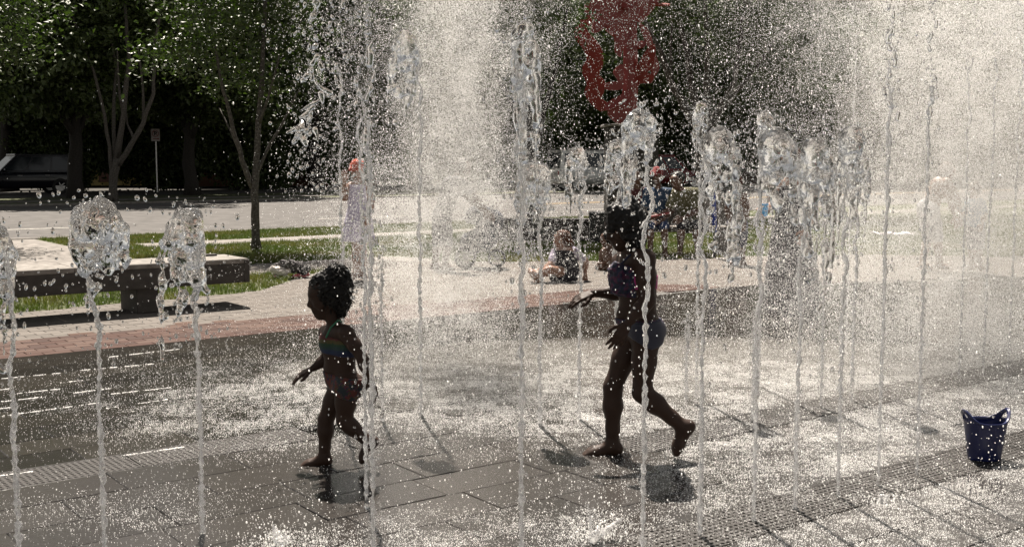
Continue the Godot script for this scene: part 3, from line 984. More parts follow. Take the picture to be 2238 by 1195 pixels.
# ---------------------------------------------------------------- street
func car(called: String, label: String, where: Vector3, turn: float, paint: Material, kind: String, cat := "car") -> Node3D:
	var c := thing(called, label, cat, where, turn)
	var van := kind == "van"
	var L := 4.7
	var w := 0.93
	var belt := 1.02 if van else 0.98
	var roof := 1.95 if van else 1.74
	# lower body: stations along the length (front at +x): x, bottom, top, half width
	var stn := [[-2.35, 0.5, 0.85, 0.74], [-2.3, 0.36, belt - 0.02, 0.86], [-2.0, 0.3, belt, w], [-1.0, 0.28, belt, w], [0.9, 0.28, belt, w], [1.15, 0.28, belt - 0.01, w], [1.9, 0.3, belt - 0.1, w - 0.02], [2.2, 0.34, belt - 0.18, w - 0.1], [2.35, 0.42, belt - 0.34, w - 0.24]]
	var s := Shape.new()
	s.smooth(true)
	var rings := []
	for q in stn:
		var r := []
		var y0: float = q[1]
		var y1: float = q[2]
		for h in [[0.82, 0.0], [0.97, 0.1], [1.0, 0.45], [0.985, 0.8], [0.94, 0.97], [0.6, 1.02]]: r.append(Vector3(q[0], lerpf(y0, y1, h[1]), q[3] * h[0]))
		for i in range(5, -1, -1): r.append(r[i] * Vector3(1, 1, -1))
		rings.append(r)
	for i in rings.size() - 1:
		for j in 12:
			var k := (j + 1) % 12
			var mid := Vector3((rings[i][0].x + rings[i + 1][0].x) / 2, 0.65, 0)
			s.tri(rings[i][j], rings[i][k], rings[i + 1][k], mid)
			s.tri(rings[i][j], rings[i + 1][k], rings[i + 1][j], mid)
	s.smooth(false)
	s.face(rings[0], Vector3.ZERO)
	s.face(rings[-1], Vector3.ZERO)
	put("body", s.done(), paint, c)
	# greenhouse
	var x := [-2.22, -1.95, 0.35, 1.1] if not van else [-2.3, -2.15, 0.75, 1.5]
	var wr := w - 0.17
	var base := [Vector3(x[0], belt - 0.02, w - 0.05), Vector3(x[3], belt - 0.02, w - 0.05)]
	var top := [Vector3(x[1], roof - 0.06, wr), Vector3(x[2], roof - 0.06, wr)]
	s = Shape.new()
	var mir := Vector3(1, 1, -1)
	var mid2 := Vector3(-0.5, belt + 0.3, 0)
	s.face([base[0], base[1], top[1], top[0]], mid2)
	s.face([base[0] * mir, base[1] * mir, top[1] * mir, top[0] * mir], mid2)
	s.face([base[0], top[0], top[0] * mir, base[0] * mir], mid2)
	s.face([base[1], top[1], top[1] * mir, base[1] * mir], mid2)
	put("cabin", s.done(), paint, c)
	s = Shape.new()
	s.box(Vector3((x[1] + x[2]) / 2, roof - 0.03, 0), Vector3(x[2] - x[1] + 0.08, 0.07, wr * 2 + 0.04), Basis(), 0.03)
	put("roof", s.done(), paint, c)
	for sz in [1, -1]:
		var e0 := 0.0
		for f in [[0.06, 0.34], [0.37, 0.66], [0.69, 0.95]]:
			var g := func(u: float, v: float) -> Vector3:
				var p: Vector3 = base[0].lerp(base[1], u).lerp(top[0].lerp(top[1], u), v)
				return Vector3(p.x, p.y, (p.z + 0.006) * sz)
			s = Shape.new()
			var qd := [g.call(f[0], 0.12), g.call(f[1], 0.12), g.call(f[1], 0.9), g.call(f[0], 0.9)]
			s.face(qd, Vector3(0, 1, 0))
			put("window", s.done(), M.glass_dark, c)
	for q in [[base[1], top[1], 0.008], [base[0], top[0], -0.008]]:
		s = Shape.new()
		var i: Vector3 = q[0].lerp(q[1], 0.1) + Vector3(q[2], 0, -0.1)
		var j: Vector3 = q[0].lerp(q[1], 0.92) + Vector3(q[2], 0, -0.06)
		s.face([i, j, j * mir, i * mir], Vector3(-0.5, 1.2, 0))
		put("windshield" if q[2] > 0 else "rear_window", s.done(), M.glass_dark, c)
	for wx in [-1.42, 1.42]:
		for sz in [1, -1]:
			var wheel := Node3D.new()
			wheel.name = "wheel" if not c.has_node("wheel") else "wheel_%03d" % (c.get_child_count())
			c.add_child(wheel, true)
			wheel.position = Vector3(wx, 0.35, sz * (w - 0.1))
			var turned := Basis(Vector3.RIGHT, PI / 2)
			s = Shape.new()
			s.lathe(Vector3.ZERO, [Vector2(0.22, -0.11), Vector2(0.33, -0.11), Vector2(0.35, -0.07), Vector2(0.35, 0.07), Vector2(0.33, 0.11), Vector2(0.22, 0.11), Vector2(0.22, -0.11)], turned, 22)
			put("tyre", s.done(), M.rubber, wheel)
			s = Shape.new()
			s.lathe(Vector3.ZERO, [Vector2(0.0, -0.06), Vector2(0.22, -0.06), Vector2(0.22, 0.06), Vector2(0.0, 0.06)], turned, 22)
			for k in 5:
				var a := TAU * k / 5
				s.box(Vector3(cos(a) * 0.12, sin(a) * 0.12, sz * 0.075), Vector3(0.2, 0.05, 0.03), Basis(Vector3.BACK, a), 0.008)
			put("rim", s.done(), M.chrome, wheel)
	for sz in [1, -1]:
		s = Shape.new()
		s.ball(Vector3(2.24, 0.7, sz * 0.62), Vector3(0.08, 0.09, 0.17))
		put("headlight", s.done(), M.chrome, c)
		s = Shape.new()
		s.box(Vector3(-2.31, 0.85, sz * 0.74), Vector3(0.06, 0.24, 0.14), Basis(), 0.02)
		put("tail_light", s.done(), M.sign_red, c)
		s = Shape.new()
		s.ball(Vector3(0.85, belt + 0.08, sz * (w + 0.1)), Vector3(0.06, 0.08, 0.11))
		put("wing_mirror", s.done(), paint, c)
		for hx in [-0.9, 0.25]:
			s = Shape.new()
			s.box(Vector3(hx, belt - 0.16, sz * (w + 0.01)), Vector3(0.2, 0.03, 0.03), Basis(), 0.01)
			put("door_handle", s.done(), M.chrome, c)
	for q in [[2.3, 1.3], [-2.34, 1.6]]:
		s = Shape.new()
		s.box(Vector3(q[0], 0.46, 0), Vector3(0.12, 0.16, q[1]), Basis(), 0.04)
		put("bumper", s.done(), M.black if not van else paint, c)
	return c

func house(called: String, label: String, where: Vector3, turn: float, wall: Material, w: float, h: float) -> Node3D:
	var o := thing(called, label, "house", where, turn)
	var s := Shape.new()
	s.box(Vector3(0, h / 2, -3), Vector3(w, h, 6))
	put("wall", s.done(), wall, o)
	s = Shape.new()
	var q := [Vector3(-w / 2 - 0.4, h - 0.05, 0.5), Vector3(w / 2 + 0.4, h - 0.05, 0.5), Vector3(w / 2 + 0.4, h + 2.0, -3), Vector3(-w / 2 - 0.4, h + 2.0, -3)]
	for z in [1, -1]:
		var f := []
		for p in q: f.append(Vector3(p.x, p.y, -3 + (p.z + 3) * z))
		s.face(f, Vector3(0, 0, -3))
		var f2 := []
		for p in f: f2.append(p + Vector3(0, 0.12, 0))
		s.face(f2, Vector3(0, 0, -3))
		s.face([f[0], f[1], f2[1], f2[0]], Vector3(0, h, -3))
	for x in [-1, 1]:
		s.face([Vector3(x * w / 2, h, 0), Vector3(x * w / 2, h, -6), Vector3(x * w / 2, h + 1.8, -3)], Vector3(0, h, -3))
	put("roof", s.done(), mat(lin(0.09, 0.055, 0.045), 0.9), o)
	for x in [-w * 0.3, w * 0.3]:
		var win := put("window", _framed(Vector3(x, 1.7, 0.0), 1.1, 1.3), M.white, o)
		s = Shape.new()
		s.box(Vector3(x, 1.7, 0.012), Vector3(1.0, 1.2, 0.02))
		put("pane", s.done(), M.glass_dark, win)
	s = Shape.new()
	s.box(Vector3(0, 1.25, 0.03), Vector3(0.95, 2.1, 0.06), Basis(), 0.01)
	var d := put("door", s.done(), mat(lin(0.08, 0.03, 0.02), 0.6), o)
	s = Shape.new()
	s.ball(Vector3(0.38, 1.2, 0.09), Vector3(0.035, 0.035, 0.035))
	put("handle", s.done(), M.chrome, d)
	return o

func _framed(c: Vector3, w: float, h: float) -> ArrayMesh:
	var s := Shape.new()
	s.box(c + Vector3(0, h / 2, 0.03), Vector3(w + 0.16, 0.08, 0.07), Basis(), 0.008)
	s.box(c + Vector3(0, -h / 2, 0.04), Vector3(w + 0.2, 0.08, 0.1), Basis(), 0.008)
	s.box(c + Vector3(-w / 2, 0, 0.03), Vector3(0.08, h - 0.09, 0.06), Basis(), 0.008)
	s.box(c + Vector3(w / 2, 0, 0.03), Vector3(0.08, h - 0.09, 0.06), Basis(), 0.008)
	s.box(c + Vector3(0, 0, 0.03), Vector3(w - 0.09, 0.05, 0.045), Basis(), 0.008)
	return s.done()

func build_street() -> void:
	var dark := mat(lin(0.012, 0.012, 0.017), 0.18)
	var silver := mat(lin(0.4, 0.4, 0.39), 0.35, {"metal": 0.3})
	var yaw := atan2(0.6, 0.8)
	car("parked_car", "dark blue-black parked estate car at the left edge beyond the road", gp(45, 424), yaw + PI, dark, "suv")
	car("parked_car", "pale-roofed car mostly hidden behind the dark car at left edge", gp(-10, 417) + Vector3(0, 0, -5), yaw + PI, silver, "suv")
	car("parked_van", "silver van with dark windows parked across the road left of the sculpture", gp(1300, 415), yaw * 0.6, silver, "van", "van")
	car("parked_car", "dark red-bonneted car parked behind the bench sitters", gp(1445, 413), yaw * 0.5, mat(lin(0.09, 0.012, 0.012), 0.25), "suv")
	# parking sign
	var p := gp(343, 420)
	var sg := thing("parking_sign", "white no-parking sign with red ring on thin grey post across road", "sign", p)
	var h := at(343, 283, -p.z).y
	var s := Shape.new()
	s.box(Vector3(0, h / 2, 0), Vector3(0.06, h, 0.04), Basis(), 0.006)
	put("post", s.done(), M.chrome, sg)
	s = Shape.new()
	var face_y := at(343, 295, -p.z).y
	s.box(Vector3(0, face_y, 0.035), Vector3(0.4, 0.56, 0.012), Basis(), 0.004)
	put("plate", s.done(), mat(lin(0.4, 0.36, 0.35), 0.6), sg)  # plate colour greyed to paint in the tree shade over it
	s = Shape.new()
	var pts := []
	var rr := []
	for i in 25:
		var a := TAU * i / 24
		pts.append(Vector3(cos(a) * 0.145, face_y + 0.07 + sin(a) * 0.145, 0.045))
		rr.append(0.014)
	s.tube(pts, rr, 6, false)
	s.box(Vector3(0, face_y + 0.07, 0.047), Vector3(0.28, 0.022, 0.01), Basis(Vector3.BACK, -PI / 4))
	s.box(Vector3(0, face_y - 0.17, 0.045), Vector3(0.22, 0.03, 0.008))
	s.plate(PackedVector2Array([Vector2(0.11, -0.05), Vector2(0.17, 0), Vector2(0.11, 0.05)]), Transform3D(Basis(), Vector3(0, face_y - 0.17, 0.045)), 0.008)
	put("prohibition_ring", s.done(), M.sign_red, sg)
	var tm := TextMesh.new()
	tm.text = "P"
	var font := SystemFont.new()
	font.font_names = PackedStringArray(["Droid Sans"])
	font.font_weight = 700
	tm.font = font
	tm.font_size = 64
	tm.pixel_size = 0.0042
	tm.depth = 0.01
	var tp := put("letter", tm, M.black, sg)
	tp.position = Vector3(0, face_y + 0.07, 0.048)
	# houses in the shade
	house("house", "dim yellow-walled house in deep shade behind the many-stemmed tree", gp(232, 408) + Vector3(-1, 0, -3), yaw * 0.3, mat(lin(0.26, 0.2, 0.08), 0.9), 9.0, 3.4)
	house("house", "dim brown house behind the slim tree beyond the road", gp(600, 410) + Vector3(0, 0, -4), yaw * 0.4, mat(lin(0.12, 0.06, 0.04), 0.9), 10.0, 3.6)
	house("house", "dark house with pale eaves behind the red sculpture", gp(1480, 405) + Vector3(0, 0, -2), yaw * 0.4, mat(lin(0.08, 0.06, 0.05), 0.9), 12.0, 3.8)
	# porch steps
	var b := gp(417, 404)
	var st := thing("porch_steps", "flight of pale steps in the shade right of the parking sign", "steps", b, yaw * 0.3)
	for i in 5:
		s = Shape.new()
		s.box(Vector3(0, 0.2 + 0.26 * i, -0.2 * i), Vector3(0.55, 0.06, 0.26), Basis(), 0.01)
		put("tread", s.done(), M.white, st)
	for x in [-0.31, 0.31]:
		s = Shape.new()
		s.tube([Vector3(x, 0.0, 0.2), Vector3(x, 1.35, -0.95)], [0.035, 0.035], 6)
		put("stringer", s.done(), mat(lin(0.1, 0.04, 0.025), 0.8), st)
	# low stone seat wall behind the seated person
	var wl := thing("planter_wall", "low dark stone wall in tree shade behind the seated person", "wall", gp(1185, 528))
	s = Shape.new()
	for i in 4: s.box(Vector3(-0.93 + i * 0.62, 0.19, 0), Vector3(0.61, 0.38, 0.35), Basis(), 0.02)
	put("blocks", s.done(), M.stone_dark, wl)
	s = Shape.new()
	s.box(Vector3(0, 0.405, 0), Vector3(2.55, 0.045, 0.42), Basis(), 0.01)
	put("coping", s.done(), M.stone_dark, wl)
	var bin_ := thing("litter_bin", "squat dark square bin at the right end of the low wall", "bin", gp(1318, 531))
	s = Shape.new()
	s.box(Vector3(0, 0.26, 0), Vector3(0.5, 0.52, 0.45), Basis(), 0.02)
	put("box", s.done(), M.black, bin_)
	s = Shape.new()
	s.box(Vector3(0, 0.545, 0), Vector3(0.54, 0.05, 0.49), Basis(), 0.015)
	put("lid", s.done(), M.black, bin_)


# ---------------------------------------------------------------- sculpture
func build_sculpture() -> void:
	var dist := 27.0
	var base := at(1378, 400, dist)
	base.y = 0
	var top_y := at(1378, 272, dist).y
	var ped := thing("sculpture_plinth", "dark square plinth with pale cap under the red sculpture", "plinth", base)
	var s := Shape.new()
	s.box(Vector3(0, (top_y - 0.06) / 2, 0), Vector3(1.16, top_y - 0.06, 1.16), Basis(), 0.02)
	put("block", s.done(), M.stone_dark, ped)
	s = Shape.new()
	s.box(Vector3(0, top_y - 0.03, 0), Vector3(1.34, 0.06, 1.34), Basis(), 0.012)
	put("cap", s.done(), M.concrete, ped)
	var o := thing("red_sculpture", "tall red steel sculpture of cut curved plates on a plinth", "sculpture", Vector3(base.x, top_y, base.z))
	# outlines in a plane through the column; the plates stand at different angles and distances round it
	var px := dist / F / 2.656
	var c := Vector2((1378.0 - 1200.0) * 2.656, 272.0 * 2.656)
	var piece := func(pts: Array, dz: float, turn: float, thick := 0.05, tilt := 0.0):
		var mid := Vector2.ZERO
		var poly := PackedVector2Array()
		for p in pts: mid += Vector2(p[0], p[1])
		mid /= pts.size()
		var curve := Curve2D.new()
		for i in pts.size():
			var a := Vector2(pts[i][0], pts[i][1])
			var prev := Vector2(pts[i - 1][0], pts[i - 1][1])
			var next := Vector2(pts[(i + 1) % pts.size()][0], pts[(i + 1) % pts.size()][1])
			var tan := (next - prev) * 0.16
			curve.add_point(a, -tan, tan)
		curve.add_point(Vector2(pts[0][0], pts[0][1]), -(Vector2(pts[1][0], pts[1][1]) - Vector2(pts[-1][0], pts[-1][1])) * 0.16)
		for i in pts.size() * 4:
			var q := curve.sample(i / 4, (i % 4) / 4.0)
			poly.append(Vector2((q.x - mid.x) * px / maxf(0.35, cos(turn)), -(q.y - mid.y) * px))
		var sh := Shape.new()
		var tr := Transform3D(Basis(Vector3.UP, turn) * Basis(Vector3.RIGHT, tilt), Vector3((mid.x - c.x) * px, -(mid.y - c.y) * px, dz))
		sh.plate(poly, tr, thick)
		put("steel_plate", sh.done(), M.red_steel, o)
	s = Shape.new()
	s.tube([Vector3(-0.06, 0, 0), Vector3(-0.02, 1.0, 0), Vector3(-0.04, 2.2, 0), Vector3(0, 3.6, 0)], [0.22, 0.19, 0.17, 0.14], 8)
	put("column", s.done(), M.red_steel, o)
	piece.call([[195, 60], [215, 45], [250, 25], [310, 18], [330, -60], [480, -90], [620, -60], [635, 0], [600, 60], [560, 110], [520, 150], [470, 140], [440, 168], [400, 155], [350, 165], [300, 192], [260, 215], [235, 200], [245, 130], [200, 115]], 0.28, 0.15)
	piece.call([[200, 115], [240, 120], [238, 155], [215, 172], [225, 205], [272, 255], [305, 320], [305, 390], [285, 440], [315, 480], [312, 540], [300, 575], [335, 610], [300, 650], [240, 605], [203, 545], [215, 490], [190, 430], [195, 385], [215, 350], [190, 290], [150, 235], [150, 170]], 0.1, -0.25)
	piece.call([[320, 180], [350, 215], [368, 250], [372, 320], [405, 345], [410, 310], [445, 240], [440, 165], [400, 150]], 0.3, 0.5)
	piece.call([[360, 430], [410, 385], [420, 450], [410, 525], [320, 528], [320, 490], [385, 478]], 0.32, 0.1)
	piece.call([[480, 470], [530, 340], [585, 270], [602, 310], [590, 400], [558, 430], [595, 445], [580, 490], [520, 492], [500, 540], [470, 640]], 0.15, -0.45)
	piece.call([[290, 650], [330, 600], [400, 560], [468, 520], [462, 565], [400, 612], [330, 650]], 0.45, 0.35, 0.05, -0.5)
	piece.call([[510, 155], [548, 170], [585, 220], [605, 300], [640, 390], [600, 440], [575, 300], [545, 235]], -0.1, 0.7)
	piece.call([[398, 60], [440, -5], [478, 95], [440, 88]], 0.42, -0.5, 0.05, -0.7)
	piece.call([[318, 185], [345, 190], [368, 240], [345, 235]], 0.44, 0.3, 0.05, -0.8)
	piece.call([[495, 260], [545, 250], [540, 285], [490, 310]], 0.3, 0.3, 0.05, -0.8)
	piece.call([[330, 655], [400, 600], [470, 640], [440, 700], [395, 725]], 0.24, 0.0)
	piece.call([[575, 48], [660, 40], [680, 56], [590, 60]], 0.2, 0.2, 0.05, -1.0)
	var ring := Shape.new()
	ring.lathe(Vector3((315 - c.x) * px, -(105 - c.y) * px, 0.318), [Vector2(0.0, 0.0), Vector2(0.062, 0.0), Vector2(0.07, 0.012), Vector2(0.0, 0.012)], Basis(Vector3.RIGHT, PI / 2) , 18)
	put("boss", ring.done(), mat(lin(0.45, 0.07, 0.02), 0.5), o)


# ---------------------------------------------------------------- people
# joints J: pelvis, chest, neck, head, sl, sr, el, er, wl, wr, hl, hr, kl, kr, al, ar, tl, tr (l and r: left and right); s: build, 1 for an adult
func body_bones(J: Dictionary, s: float, g := 1.0) -> Array:
	var b := []
	var up: Vector3 = (J.chest - J.pelvis).normalized()
	b.append([J.pelvis, J.pelvis.lerp(J.chest, 0.5), 0.105 * s * g, 0.098 * s * g])
	b.append([J.pelvis.lerp(J.chest, 0.5), J.chest, 0.098 * s * g, 0.112 * s * g])
	b.append([J.hl, J.hr, 0.088 * s * g, 0.088 * s * g])
	b.append([J.sl.lerp(J.sr, 0.2), J.sl.lerp(J.sr, 0.8), 0.062 * s, 0.062 * s])
	b.append([J.sl.lerp(J.sr, 0.22) - up * 0.1 * s, J.hl.lerp(J.hr, 0.2), 0.075 * s, 0.07 * s])
	b.append([J.sl.lerp(J.sr, 0.78) - up * 0.1 * s, J.hl.lerp(J.hr, 0.8), 0.075 * s, 0.07 * s])
	b.append([J.chest.lerp(J.neck, 0.6), J.head, 0.052 * s, 0.047 * s])
	for k in ["l", "r"]:
		var sh: Vector3 = J["s" + k]
		var el: Vector3 = J["e" + k]
		var wr: Vector3 = J["w" + k]
		b.append([J.chest.lerp(J.neck, 0.5).lerp(sh, 0.35), sh, 0.05 * s, 0.05 * s])
		b.append([sh, sh.lerp(el, 0.5), 0.05 * s, 0.046 * s])
		b.append([sh.lerp(el, 0.5), el, 0.046 * s, 0.037 * s])
		b.append([el, el.lerp(wr, 0.35), 0.037 * s, 0.04 * s])
		b.append([el.lerp(wr, 0.35), wr, 0.04 * s, 0.025 * s])
		var hp: Vector3 = J["h" + k]
		var kn: Vector3 = J["k" + k]
		var an: Vector3 = J["a" + k]
		var to: Vector3 = J["t" + k]
		b.append([hp, hp.lerp(kn, 0.5), 0.092 * s * g, 0.074 * s * g])
		b.append([hp.lerp(kn, 0.5), kn, 0.074 * s * g, 0.054 * s])
		b.append([kn, kn.lerp(an, 0.32), 0.054 * s, 0.056 * s])
		b.append([kn.lerp(an, 0.32), kn.lerp(an, 0.72), 0.056 * s, 0.038 * s])
		b.append([kn.lerp(an, 0.72), an, 0.038 * s, 0.034 * s])
		# heel, instep, ball and toes
		var fw := (to - an)
		var heel: Vector3 = an + (an - kn).normalized() * 0.035 * s - fw.normalized() * 0.03 * s
		b.append([an, heel, 0.034 * s, 0.03 * s])
		b.append([an, an.lerp(to, 0.7), 0.034 * s, 0.022 * s])
		b.append([heel, an.lerp(to, 0.72), 0.028 * s, 0.024 * s])
		var side := fw.cross((kn - an)).normalized()
		for i in 4:
			var w := (i - 1.5) * 0.019 * s
			b.append([an.lerp(to, 0.62) + side * w, an.lerp(to, 0.97 - 0.03 * absf(i - 1.0)) + side * w * 1.1, 0.017 * s, 0.011 * s])
	return b

func head_bones(c: Vector3, fwd: Vector3, s: float) -> Array:
	# c: middle of the skull; s: 1 for an adult head about 0.23 m high
	var side := fwd.cross(Vector3.UP).normalized()
	var up := side.cross(fwd).normalized()
	var q := func(f: float, u: float, w := 0.0) -> Vector3: return c + (fwd * f + up * u + side * w) * s
	var b := [
		[q.call(-0.025, 0.035), q.call(0.02, 0.035), 0.088 * s, 0.083 * s],
		[q.call(0.035, 0.0), q.call(0.045, -0.06), 0.058 * s, 0.044 * s],
		[q.call(0.0, -0.03), q.call(0.05, -0.085), 0.05 * s, 0.034 * s],
		[q.call(0.07, -0.098), q.call(0.076, -0.094), 0.02 * s, 0.018 * s],
		[q.call(0.08, 0.03, -0.03), q.call(0.08, 0.03, 0.03), 0.019 * s, 0.019 * s],
		[q.call(0.091, 0.012), q.call(0.112, -0.024), 0.0085 * s, 0.0125 * s],
		[q.call(0.1, -0.028, -0.012), q.call(0.1, -0.028, 0.012), 0.009 * s, 0.009 * s],
		[q.call(0.09, -0.052, -0.016), q.call(0.09, -0.052, 0.016), 0.0095 * s, 0.0095 * s],
		[q.call(0.088, -0.067, -0.014), q.call(0.088, -0.067, 0.014), 0.0105 * s, 0.0105 * s]]
	for w in [-1, 1]:
		b.append([q.call(0.06, -0.02, 0.042 * w), q.call(0.045, -0.035, 0.045 * w), 0.026 * s, 0.026 * s])
		b.append([q.call(-0.012, 0.012, 0.083 * w), q.call(-0.004, -0.03, 0.079 * w), 0.014 * s, 0.009 * s])
	return b

func eyes(parent: Node, c: Vector3, fwd: Vector3, s: float, off: Vector3) -> void:
	var side := fwd.cross(Vector3.UP).normalized()
	var up := side.cross(fwd).normalized()
	for w in [-1, 1]:
		var p: Vector3 = c + (fwd * 0.083 + up * 0.004 + side * 0.032 * w) * s - off
		var sh := Shape.new()
		sh.smooth(true)
		sh.ball(p, Vector3.ONE * 0.0125 * s)
		var e := put("eye", sh.done(), M.eye, parent)
		sh = Shape.new()
		sh.smooth(true)
		sh.ball(p + (fwd * 0.0075 + side * 0.002 * w) * s, Vector3.ONE * 0.0072 * s)
		put("iris", sh.done(), M.iris, e)

func hand_bones(wrist: Vector3, dir: Vector3, back: Vector3, thumb_side: Vector3, s: float, curl: float) -> Array:
	# dir: from wrist to knuckles; back: out of the back of the hand; thumb_side: across the palm towards the thumb
	var b := []
	var across := thumb_side.normalized()
	for i in 4:
		var w := (1.5 - i) * 0.0195 * s
		var kn := wrist + dir * (0.086 - 0.005 * absf(i - 1.0)) * s + across * w
		b.append([wrist + across * w * 0.65 + dir * 0.01 * s, kn, 0.0135 * s, 0.0105 * s])
		var d := dir
		var l: float = [0.04, 0.045, 0.042, 0.033][i] * s
		var p := kn
		var spread := across * (1.5 - i) * 0.09
		for k in 3:
			d = (d - back * (curl * (0.55 + 0.12 * i) * (1.0 if k else 0.7))).normalized()
			var q: Vector3 = p + (d + spread).normalized() * l * [1.0, 0.66, 0.5][k]
			b.append([p, q, (0.0095 - 0.0009 * k) * s, (0.0087 - 0.001 * k) * s])
			p = q
	var tb := wrist + dir * 0.022 * s + across * 0.02 * s
	var t1 := tb + (dir * 0.6 + across * 0.75 - back * 0.25).normalized() * 0.042 * s
	var t2 := t1 + (dir * 0.9 + across * 0.35 - back * 0.3).normalized() * 0.03 * s
	b.append([tb, t1, 0.0145 * s, 0.0105 * s])
	b.append([t1, t2, 0.0105 * s, 0.0098 * s])
	b.append([t2, t2 + (dir * 0.95 - back * 0.3).normalized() * 0.02 * s, 0.0098 * s, 0.0082 * s])
	return b

func strap(parent: Node, called: String, pts: Array, r: float, m: Material, off: Vector3) -> void:
	var s := Shape.new()
	s.smooth(true)
	var p := []
	var rr := []
	for q in pts:
		p.append(q - off)
		rr.append(r)
	s.tube(p, rr, 6)
	put(called, s.done(), m, parent)

func curls(list: Array, c: Vector3, rad: Vector3, count: int, length: float, ok: Callable, off: Vector3) -> Mesh:
	# loose thin locks standing off a head of hair
	var s := Shape.new()
	for i in count:
		var d := Vector3(rng.randfn(0, 1), rng.randfn(0.1, 1), rng.randfn(0, 1)).normalized()
		var p := c + d * rad
		if not ok.call(p): continue
		var pts := []
		var rr := []
		var bend := Vector3(rng.randfn(0, 1), rng.randfn(-0.3, 1), rng.randfn(0, 1)) * 0.6
		for k in 5:
			pts.append(p - off)
			rr.append(0.0022 * (1.0 - k * 0.2) + 0.0004)
			d = (d + bend * 0.45 + Vector3(0, -0.12, 0)).normalized()
			p += d * length / 4.0 * rng.randf_range(0.6, 1.3)
		s.tube(pts, rr, 4, false)
	return s.done()

func plane(p: Vector3, n: Vector3) -> Plane:
	return Plane(n.normalized(), p)

func build_girls() -> void:
	var palette := func(cols: Array, freq: float, sd: int) -> Callable:
		var n := FastNoiseLite.new()
		n.seed = sd
		n.frequency = freq
		n.fractal_octaves = 1
		return func(p: Vector3) -> Color:
			var v := clampf(n.get_noise_3dv(p) * 1.3 + 0.5, 0.0, 0.999)
			var c: Color = cols[int(v * cols.size())]
			return c * 0.25 * (0.8 + 0.4 * absf(n.get_noise_3dv(p * 3.1)))
	# ---- the small girl on the left, walking to the left
	var Z := 5.58
	var a := func(x: float, y: float, dz := 0.0) -> Vector3: return at(x, y, Z - dz)
	var J := {
		"pelvis": a.call(752, 832), "chest": a.call(731, 748), "neck": a.call(731, 706), "head": a.call(722, 672),
		"sl": a.call(757, 727, 0.105), "sr": a.call(712, 727, -0.105), "el": a.call(792, 783, 0.15), "er": a.call(717, 782, -0.14), "wl": a.call(807, 828, 0.14), "wr": a.call(682, 806, -0.1),
		"hl": a.call(758, 842, 0.06), "hr": a.call(745, 842, -0.06), "kl": a.call(752, 920, 0.055), "kr": a.call(712, 915, -0.05), "al": a.call(806, 966, 0.05), "ar": a.call(708, 1000, -0.045), "tl": a.call(790, 1009, 0.05), "tr": a.call(659, 1021, -0.05)}
	var base := gp(712, 1020)
	var g := thing("person", "smaller person in rainbow bikini top with puffed curly dark hair, walking left", "person", base, 0.0, "persons walking through the jets")
	var bones := body_bones(J, 0.66)
	bones.append([a.call(778, 842, 0.04), a.call(772, 846, 0.045), 0.052, 0.05])
	bones.append([a.call(770, 842, -0.045), a.call(765, 846, -0.045), 0.05, 0.05])
	bones.append([a.call(734, 808), a.call(736, 825), 0.06, 0.055])
	bones.append([a.call(745, 770, 0.02), a.call(750, 745, 0.02), 0.055, 0.055])
	var hc: Vector3 = a.call(716, 648)
	var fwd := Vector3(-0.96, -0.2, 0.12).normalized()
	var parts := [blob(bones, 0.0085, 0.009, base), blob(head_bones(hc, fwd, 0.87) + [[hc - Vector3(0, 0.05, 0), J.neck, 0.04, 0.036]], 0.0045, 0.007, base)]
	var dl := Vector3(0.28, -0.93, 0.1).normalized()
	parts.append(blob(hand_bones(J.wl, dl, Vector3(0.8, 0.25, 0.55).normalized(), Vector3(-0.6, -0.1, 0.75), 0.7, 0.3), 0.0034, 0.0028, base))
	var dr := Vector3(-0.9, -0.42, 0.1).normalized()
	parts.append(blob(hand_bones(J.wr, dr, Vector3(-0.25, 0.85, 0.4).normalized(), Vector3(0.1, -0.3, 0.95), 0.7, 0.5), 0.0034, 0.0028, base))
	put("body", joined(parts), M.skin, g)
	eyes(g, hc, fwd, 0.87, base)
	var torso := bones.slice(0, 6) + bones.slice(-2)
	var rainbow := func(p: Vector3) -> Color:
		var v: float = (p.y - a.call(735, 772).y) / (a.call(735, 732).y - a.call(735, 772).y) + 0.06 * bumpy.get_noise_3dv(p * 2.0)
		var cols := [Color(0.02, 0.04, 0.2), Color(0.015, 0.06, 0.22), Color(0.02, 0.12, 0.12), Color(0.03, 0.16, 0.06), Color(0.25, 0.2, 0.03), Color(0.3, 0.04, 0.03)]
		return cols[clampi(int(v * 6.0), 0, 5)] * 0.2
	put("bikini_top", blob(torso, 0.006, 0.009, base, {"inflate": 0.006, "planes": [plane(a.call(735, 733), Vector3(0.12, 1, 0)), plane(a.call(735, 771), Vector3(-0.1, -1, 0))], "colour": rainbow}), M.print, g)
	var low := bones.slice(0, 3) + bones.slice(-4) + [[J.hl, J.hl.lerp(J.kl, 0.3), 0.061, 0.056], [J.hr, J.hr.lerp(J.kr, 0.3), 0.061, 0.056]]
	var wild: Callable = palette.call([Color(0.3, 0.05, 0.02), Color(0.02, 0.03, 0.12), Color(0.03, 0.14, 0.05), Color(0.25, 0.03, 0.15), Color(0.3, 0.16, 0.02), Color(0.02, 0.06, 0.08)], 26.0, 7)
	put("bikini_bottom", blob(low, 0.006, 0.009, base, {"inflate": 0.006, "planes": [plane(a.call(745, 815), Vector3(0.15, 1, 0)), plane(a.call(745, 858), Vector3(-0.35, -1, 0)), plane(a.call(770, 868), Vector3(0.2, -1, 0))], "colour": wild}), M.print, g)
	strap(g, "neck_strap", [a.call(712, 738, 0.1), a.call(722, 716, 0.07), a.call(738, 700, 0.045), a.call(746, 703, 0.0), a.call(735, 702, -0.05), a.call(712, 716, -0.08)], 0.005, mat(lin(0.02, 0.12, 0.06), 0.6), base)
